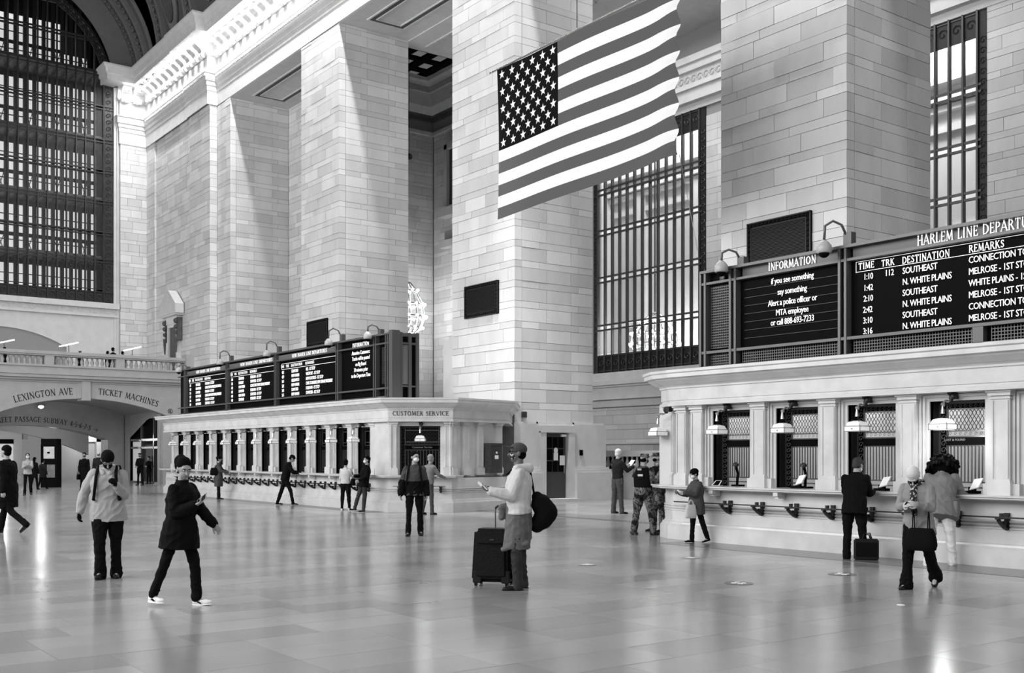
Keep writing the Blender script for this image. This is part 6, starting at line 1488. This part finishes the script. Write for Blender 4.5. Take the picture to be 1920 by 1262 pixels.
SUIT = mat('suitcase_fabric', .005, .6, spec=.15, bump=.3, bscale=40)
sbox('shell', SUIT, -.26, .27, -.16, .16, .05, .72, .045, .04); sbox('front_pocket', SUIT, -.19, .20, -.19, -.15, .12, .50, .015, .02); sbox('top_pocket', SUIT, -.17, .19, -.185, -.15, .53, .66, .015, .01)
sbox('corner_guard', LEATH, -.23, -.12, -.175, -.15, .04, .20, .008); sbox('corner_guard', LEATH, .14, .25, -.175, -.15, .04, .20, .008); sbox('logo_plate', BRONZEL, .0, .05, -.19, -.18, .58, .595)
for u in (.02, .18): MB().tube([pS+su*u+Vector((0, 0, .68)), pS+su*u+Vector((0, 0, .99))], .009, 8).build('pull_rod', MATS['board_frame'], sT)
MB().tube([pS+su*.02+Vector((0, 0, .97)), pS+su*.05+Vector((0, 0, 1.0)), pS+su*.15+Vector((0, 0, 1.0)), pS+su*.18+Vector((0, 0, .97))], .014, 8).build('pull_handle', LEATH, sT)
for u in (-.2, .2):
    for v in (-.12, .12): q = pS+su*u+sv*v; MB().tube([q-su*.015+Vector((0, 0, .03)), q+su*.015+Vector((0, 0, .03))], .03, 12).build('wheel', LEATH, sT)
# 19 uniformed man reading
f = P('man in a dark uniform shirt and work trousers reading a sheet of paper', 1158, 963, 843, 120, ((2, 5, 0, 0), (-2, 5, 0, 0)), ((38, 8, 80, 10), (40, 10, 75, 20)), head=(12, 0), top_m=CK2, top_len=.0, bot_m=CG, hair='crop', hair_m=HAIRW, skin=SKINL, wide=1.08, leg_r=1.1, cuff=.06)
e = MB(); c_ = f.pel+f.rt*.19+f.up*.0; limb(e, [c_+f.up*.02, c_-f.up*.13], [.012, .02]); e.v = [tuple(f.T @ Vector(q)) for q in e.v]; e.build('key_ring', BRASS, f.t)
h_ = f.T @ (f.J['handL']+Vector((0, .10, .06))); t = thing('paper_sheet', 'white sheet of paper held up by the uniformed man', 'paper', None, tuple(h_)); q = MB().add([tuple(f.T @ (f.J['handL']+f.fw*a+f.up*b+f.rt*c_)) for a, b, c_ in ((.02, -.02, -.08), (.16, .14, -.08), (.16, .14, .10), (.02, -.02, .10), (.025, -.025, -.08), (.165, .135, -.08), (.165, .135, .10), (.025, -.025, .10))], [(0, 1, 2, 3), (7, 6, 5, 4), (0, 4, 5, 1), (2, 6, 7, 3)]).build('sheet', PAPER, t)
# 20 21 soldiers
f = P('nearer soldier in camouflage with a black armoured vest, back to the camera', 1207, 1003, 849, 142, ((4, 9, 0, 0), (-4, 9, 2, 0)), ((-2, 16, 16, 0), (24, 10, 70, 30)), near=True, head=(2, -12), top_m=CAMO, top_len=.08, bulk=.03, bot_m=CAMO, leg_r=1.18, cuff=.065, hat='softcap', hat_m=CAMO, hair='crop', skin=SKIN, wide=1.12, shoe=CK2, mask=CK)
vest = lambda g, f=f: (eloft(g, [(f.pel+f.up*.09, f.rt*.225, f.fw*.17), (f.chest, f.rt*.235, f.fw*.185), (f.shl-f.up*.02, f.rt*.19, f.fw*.165), (f.shl+f.up*.035, f.rt*.12, f.fw*.12)]), [limb(g, [f.waist+f.rt*s_*.16+f.fw*.12, f.waist+f.rt*s_*.16+f.fw*.13+f.up*.1], [.05, .05]) for s_ in (-1, 0, 1)])
child_fuse(f, 'armoured_vest', CK, vest, label='black armoured vest with pouches')
def patch(f, c, w, h_, nrm_, nm='vest_patch', m=None):
    s_ = nrm_.cross(f.up).normalized(); e = MB(); c = Vector(c)
    e.add([tuple(f.T @ (c+s_*a*w+f.up*b*h_+nrm_*k)) for k in (0, .008) for a, b in ((-1, -1), (1, -1), (1, 1), (-1, 1))], [(0, 3, 2, 1), (4, 5, 6, 7), (0, 1, 5, 4), (1, 2, 6, 5), (2, 3, 7, 6), (3, 0, 4, 7)]); return e.build(nm, m or CP, f.t)
patch(f, f.chest-f.fw*.19+f.up*.02+f.rt*.03, .06, .022, -f.fw); patch(f, f.shl-f.fw*.172+f.rt*.0, .05, .02, -f.fw, 'vest_patch', CL)
patch(f, (f.J['shL']+f.J['elL'])/2-f.rt*.095, .04, .028, -f.rt, 'sleeve_flag', CL); patch(f, (f.J['shR']+f.J['elR'])/2+f.rt*.095, .04, .028, f.rt, 'sleeve_flag', CL)
f2 = P('farther soldier in camouflage behind the first, facing left', 1234, 997, 847, -75, ((3, 6, 0, 0), (-3, 6, 0, 0)), ((18, 8, 70, 35), (18, 8, 75, 35)), head=(2, 0), top_m=CAMO, top_len=.08, bulk=.03, bot_m=CAMO, leg_r=1.15, cuff=.065, hat='softcap', hat_m=CAMO, hair='crop', skin=SKIN, wide=1.05, shoe=CK2, mask=CK)
child_fuse(f2, 'armoured_vest', CK, lambda g, f=f2: vest(g, f), label='black armoured vest')
# 22 woman with pale bag
f = P('short woman in a grey puffer coat and dark beret looking at her phone', 1305, 1018, 879, -72, ((4, 3, 2, 0), (-14, 3, 6, 12)), ((30, 5, 72, 8), (30, 6, 70, 10)), head=(18, 0), near=True, top_m=CG, top_len=.26, bulk=.055, flare=.03, bot_m=CK, cuff=.048, hat='bun_cap', hat_m=CK, hair='short', mask=CW, skin=SKIN, shoe=CK, sole=PAPER, wide=.98, collar=True)
held_phone(f, 'L', 'pale phone held by the short woman in the puffer coat', m=PAPER)
bag(f, f.pel+f.fw*.24-f.rt*.20-f.up*.19, .05, .14, .16, 'pale tote bag with a dark base hanging from the arm of the short woman', CP, 'tote_bag', handle=.12)
# 23 man in black leaning
f = P('man in a black suit leaning on the nearer counter, back to the camera', 1602, 1049, 862, 150, ((6, 4, 2, 0), (0, 3, 0, 0)), ((34, 6, 72, 0), (40, 5, 62, 0)), lean=13, head=(16, -20), near=True, top_m=CK, top_len=.18, bulk=.035, bot_m=CK, mask=CW, hair='short', hair_m=mat('dark_grey_hair', .03, .6, spec=.2), skin=SKIN, wide=1.08, leg_r=1.12, cuff=.066)
pB = onZ(1626, 1050); sT = thing('briefcase', 'black briefcase on the floor beside the man in the black suit', 'briefcase', None, tuple(pB)); pS = pB
sbox('case', LEATH, -.20, .17, -.09, .09, 0, .33, .02); sbox('front_flap', CK, -.17, .14, -.10, -.085, .06, .28, .005)
MB().tube([pB+su*-.07+Vector((0, 0, .33)), pB+su*-.05+Vector((0, 0, .42)), pB+su*.04+Vector((0, 0, .42)), pB+su*.07+Vector((0, 0, .33))], .011, 8).build('handle', LEATH, sT)
MB().tube([pB+su*-.10+sv*.05+Vector((0, 0, .33)), pB+su*-.02+sv*.05+Vector((0, 0, .40)), pB+su*.03+sv*.05+Vector((0, 0, .39)), pB+su*.05+sv*.05+Vector((0, 0, .33))], .011, 8).build('handle', LEATH, sT)
# 24 white-haired woman
f = P('white haired woman in a light jacket and patterned scarf looking down at her phone', 1722, 1103, 883, -38, ((15, 1, 4, 0), (-16, 2, 22, 34)), ((20, 8, 88, 34), (26, 8, 84, 30)), lean=10, head=(58, 0), near=True, top_m=mat('tan_cloth', .24, .85, bump=.6, bscale=8), top_len=.20, bulk=.035, flare=.02, bot_m=CK, leg_r=1.2, cuff=.08, hair='crop', hair_m=HAIRW, mask=CK, skin=SKINL, wide=1.02)
child_fuse(f, 'scarf', PATM, lambda g: (limb(g, [f.neck+f.rt*.08, f.neck+f.fw*.10-f.up*.03, f.neck-f.rt*.08, f.neck-f.fw*.07, f.neck+f.rt*.08], [.04]*5), limb(g, [f.neck+f.fw*.11-f.up*.04, f.chest+f.fw*.165, f.waist+f.fw*.15], [.05, .045, .04])), label='patterned scarf')
held_phone(f, 'R', 'dark phone in both hands of the white haired woman', m=CK)
bag(f, f.J['elL']+Vector((.10, .08, -.42)), .20, .09, .15, 'large black hand bag hanging from the elbow of the white haired woman', CK, 'hand_bag', handle=.24)
# 25 curly haired customer
f = P('customer with a big mass of black curly hair bent over the nearer counter', 1762, 1061, 868, 150, ((12, 5, 4, 0), (-6, 4, 2, 0)), ((46, 14, 62, 0), (48, 10, 62, 0)), lean=24, head=(30, 0), near=True, top_m=CM, top_len=.22, bulk=.05, flare=.05, bot_m=CW, leg_r=1.12, cuff=.07, hair='curly', skin=SKIN, shoe=CW, sole=PAPER, wide=1.18)
bag(f, f.pel+f.rt*.24+Vector((0, .0, -.05)), .05, .12, .12, 'small grey bag at the hip of the curly haired customer', CM, strap=[f.pel+f.rt*.24+Vector((0, 0, .08)), f.shl-f.rt*.05+f.up*.08-f.fw*.05])
# people up on the balcony
for px_, tp, lb, kw in ((212, 652, 'dark haired person up on the balcony behind the balusters', dict(hair='short')), (202, 658, 'shorter dark figure beside the dark haired person on the balcony', dict(hair='long')), (230, 659, 'dark figure on the balcony nearest the corner wall', dict(hair='short')), (150, 655, 'person with a light cap behind the balcony rail', dict(hat='bun_cap', hat_m=CP)), (9, 651, 'dark head behind the balcony rail at the far left', dict(hair='short'))):
    q = onX(px_, 700, -61.5); q = Vector((-61.5, q.y, 5.86)); P(lb, 0, 0, tp, 150, ground=q, top_m=CK, top_len=.1, **kw)
for px_, py_ in ((8, 641), (129, 646), (248, 654)):
    q = onX(px_, py_, -62.0); t = thing('reading_lamp', {8: 'bright slanting lamp strip at the left end of the balcony', 129: 'bright slanting lamp strip in the middle of the balcony', 248: 'bright slanting lamp strip by the corner wall of the balcony'}[px_], 'lamp', 'slanting lamps on the balcony', tuple(q))
    MB().bar(q+Vector((0, -.5, -.14)), q+Vector((0, .5, .14)), .07).build('lamp_tube', LAMPLIT, t); MB().bar(q, (q.x, q.y, 5.86), .03).build('lamp_post', BRONZEL, t)

from mathutils import noise as mnoise
# remeshed bodies and garments, and text curves, become plain meshes in one evaluation
dg = bpy.context.evaluated_depsgraph_get(); res = []
for o, T, m in FUSED: res.append(bpy.data.meshes.new_from_object(o.evaluated_get(dg), depsgraph=dg))
fonts = [q for q in C.objects if q.type == 'FONT']; fm = [bpy.data.meshes.new_from_object(o.evaluated_get(dg), depsgraph=dg) for o in fonts]
for (o, T, m), me2 in zip(FUSED, res):
    if o.name.split('.')[0] in ('jacket', 'trousers', 'top', 'tied_jacket', 'jacket_lower') and len(me2.vertices) < 90000:
        nv = len(me2.vertices); co = [0.0]*(nv*3); no = [0.0]*(nv*3); me2.vertices.foreach_get('co', co); me2.vertices.foreach_get('normal', no); sd = len(me2.vertices) % 97
        lg = o.name.startswith('trousers')
        for i in range(nv):
            x_, y_, z_ = co[3*i], co[3*i+1], co[3*i+2]
            n1 = mnoise.noise((x_*7+sd, y_*7, z_*(11 if lg else 8)+x_*6)); n2 = mnoise.noise((x_*3.2, y_*3.2+sd, z_*3.5))
            k = (.5-abs(n1)*1.6)*(.014 if lg else .017)+n2*.014
            k = max(k, -.005)
            if lg and z_ > .8: k *= .3
            for j in range(3): co[3*i+j] += no[3*i+j]*k
        me2.vertices.foreach_set('co', co)
    me2.transform(T); me2.materials.clear(); me2.materials.append(m); o.modifiers.clear(); o.data = me2
for o, me in zip(fonts, fm):
    n_ = bpy.data.objects.new('lettering', me); n_.location = o.location; n_.rotation_euler = o.rotation_euler; n_.scale = o.scale
    C.objects.link(n_); n_.parent = o.parent; n_.matrix_parent_inverse = o.matrix_parent_inverse.copy(); bpy.data.objects.remove(o)
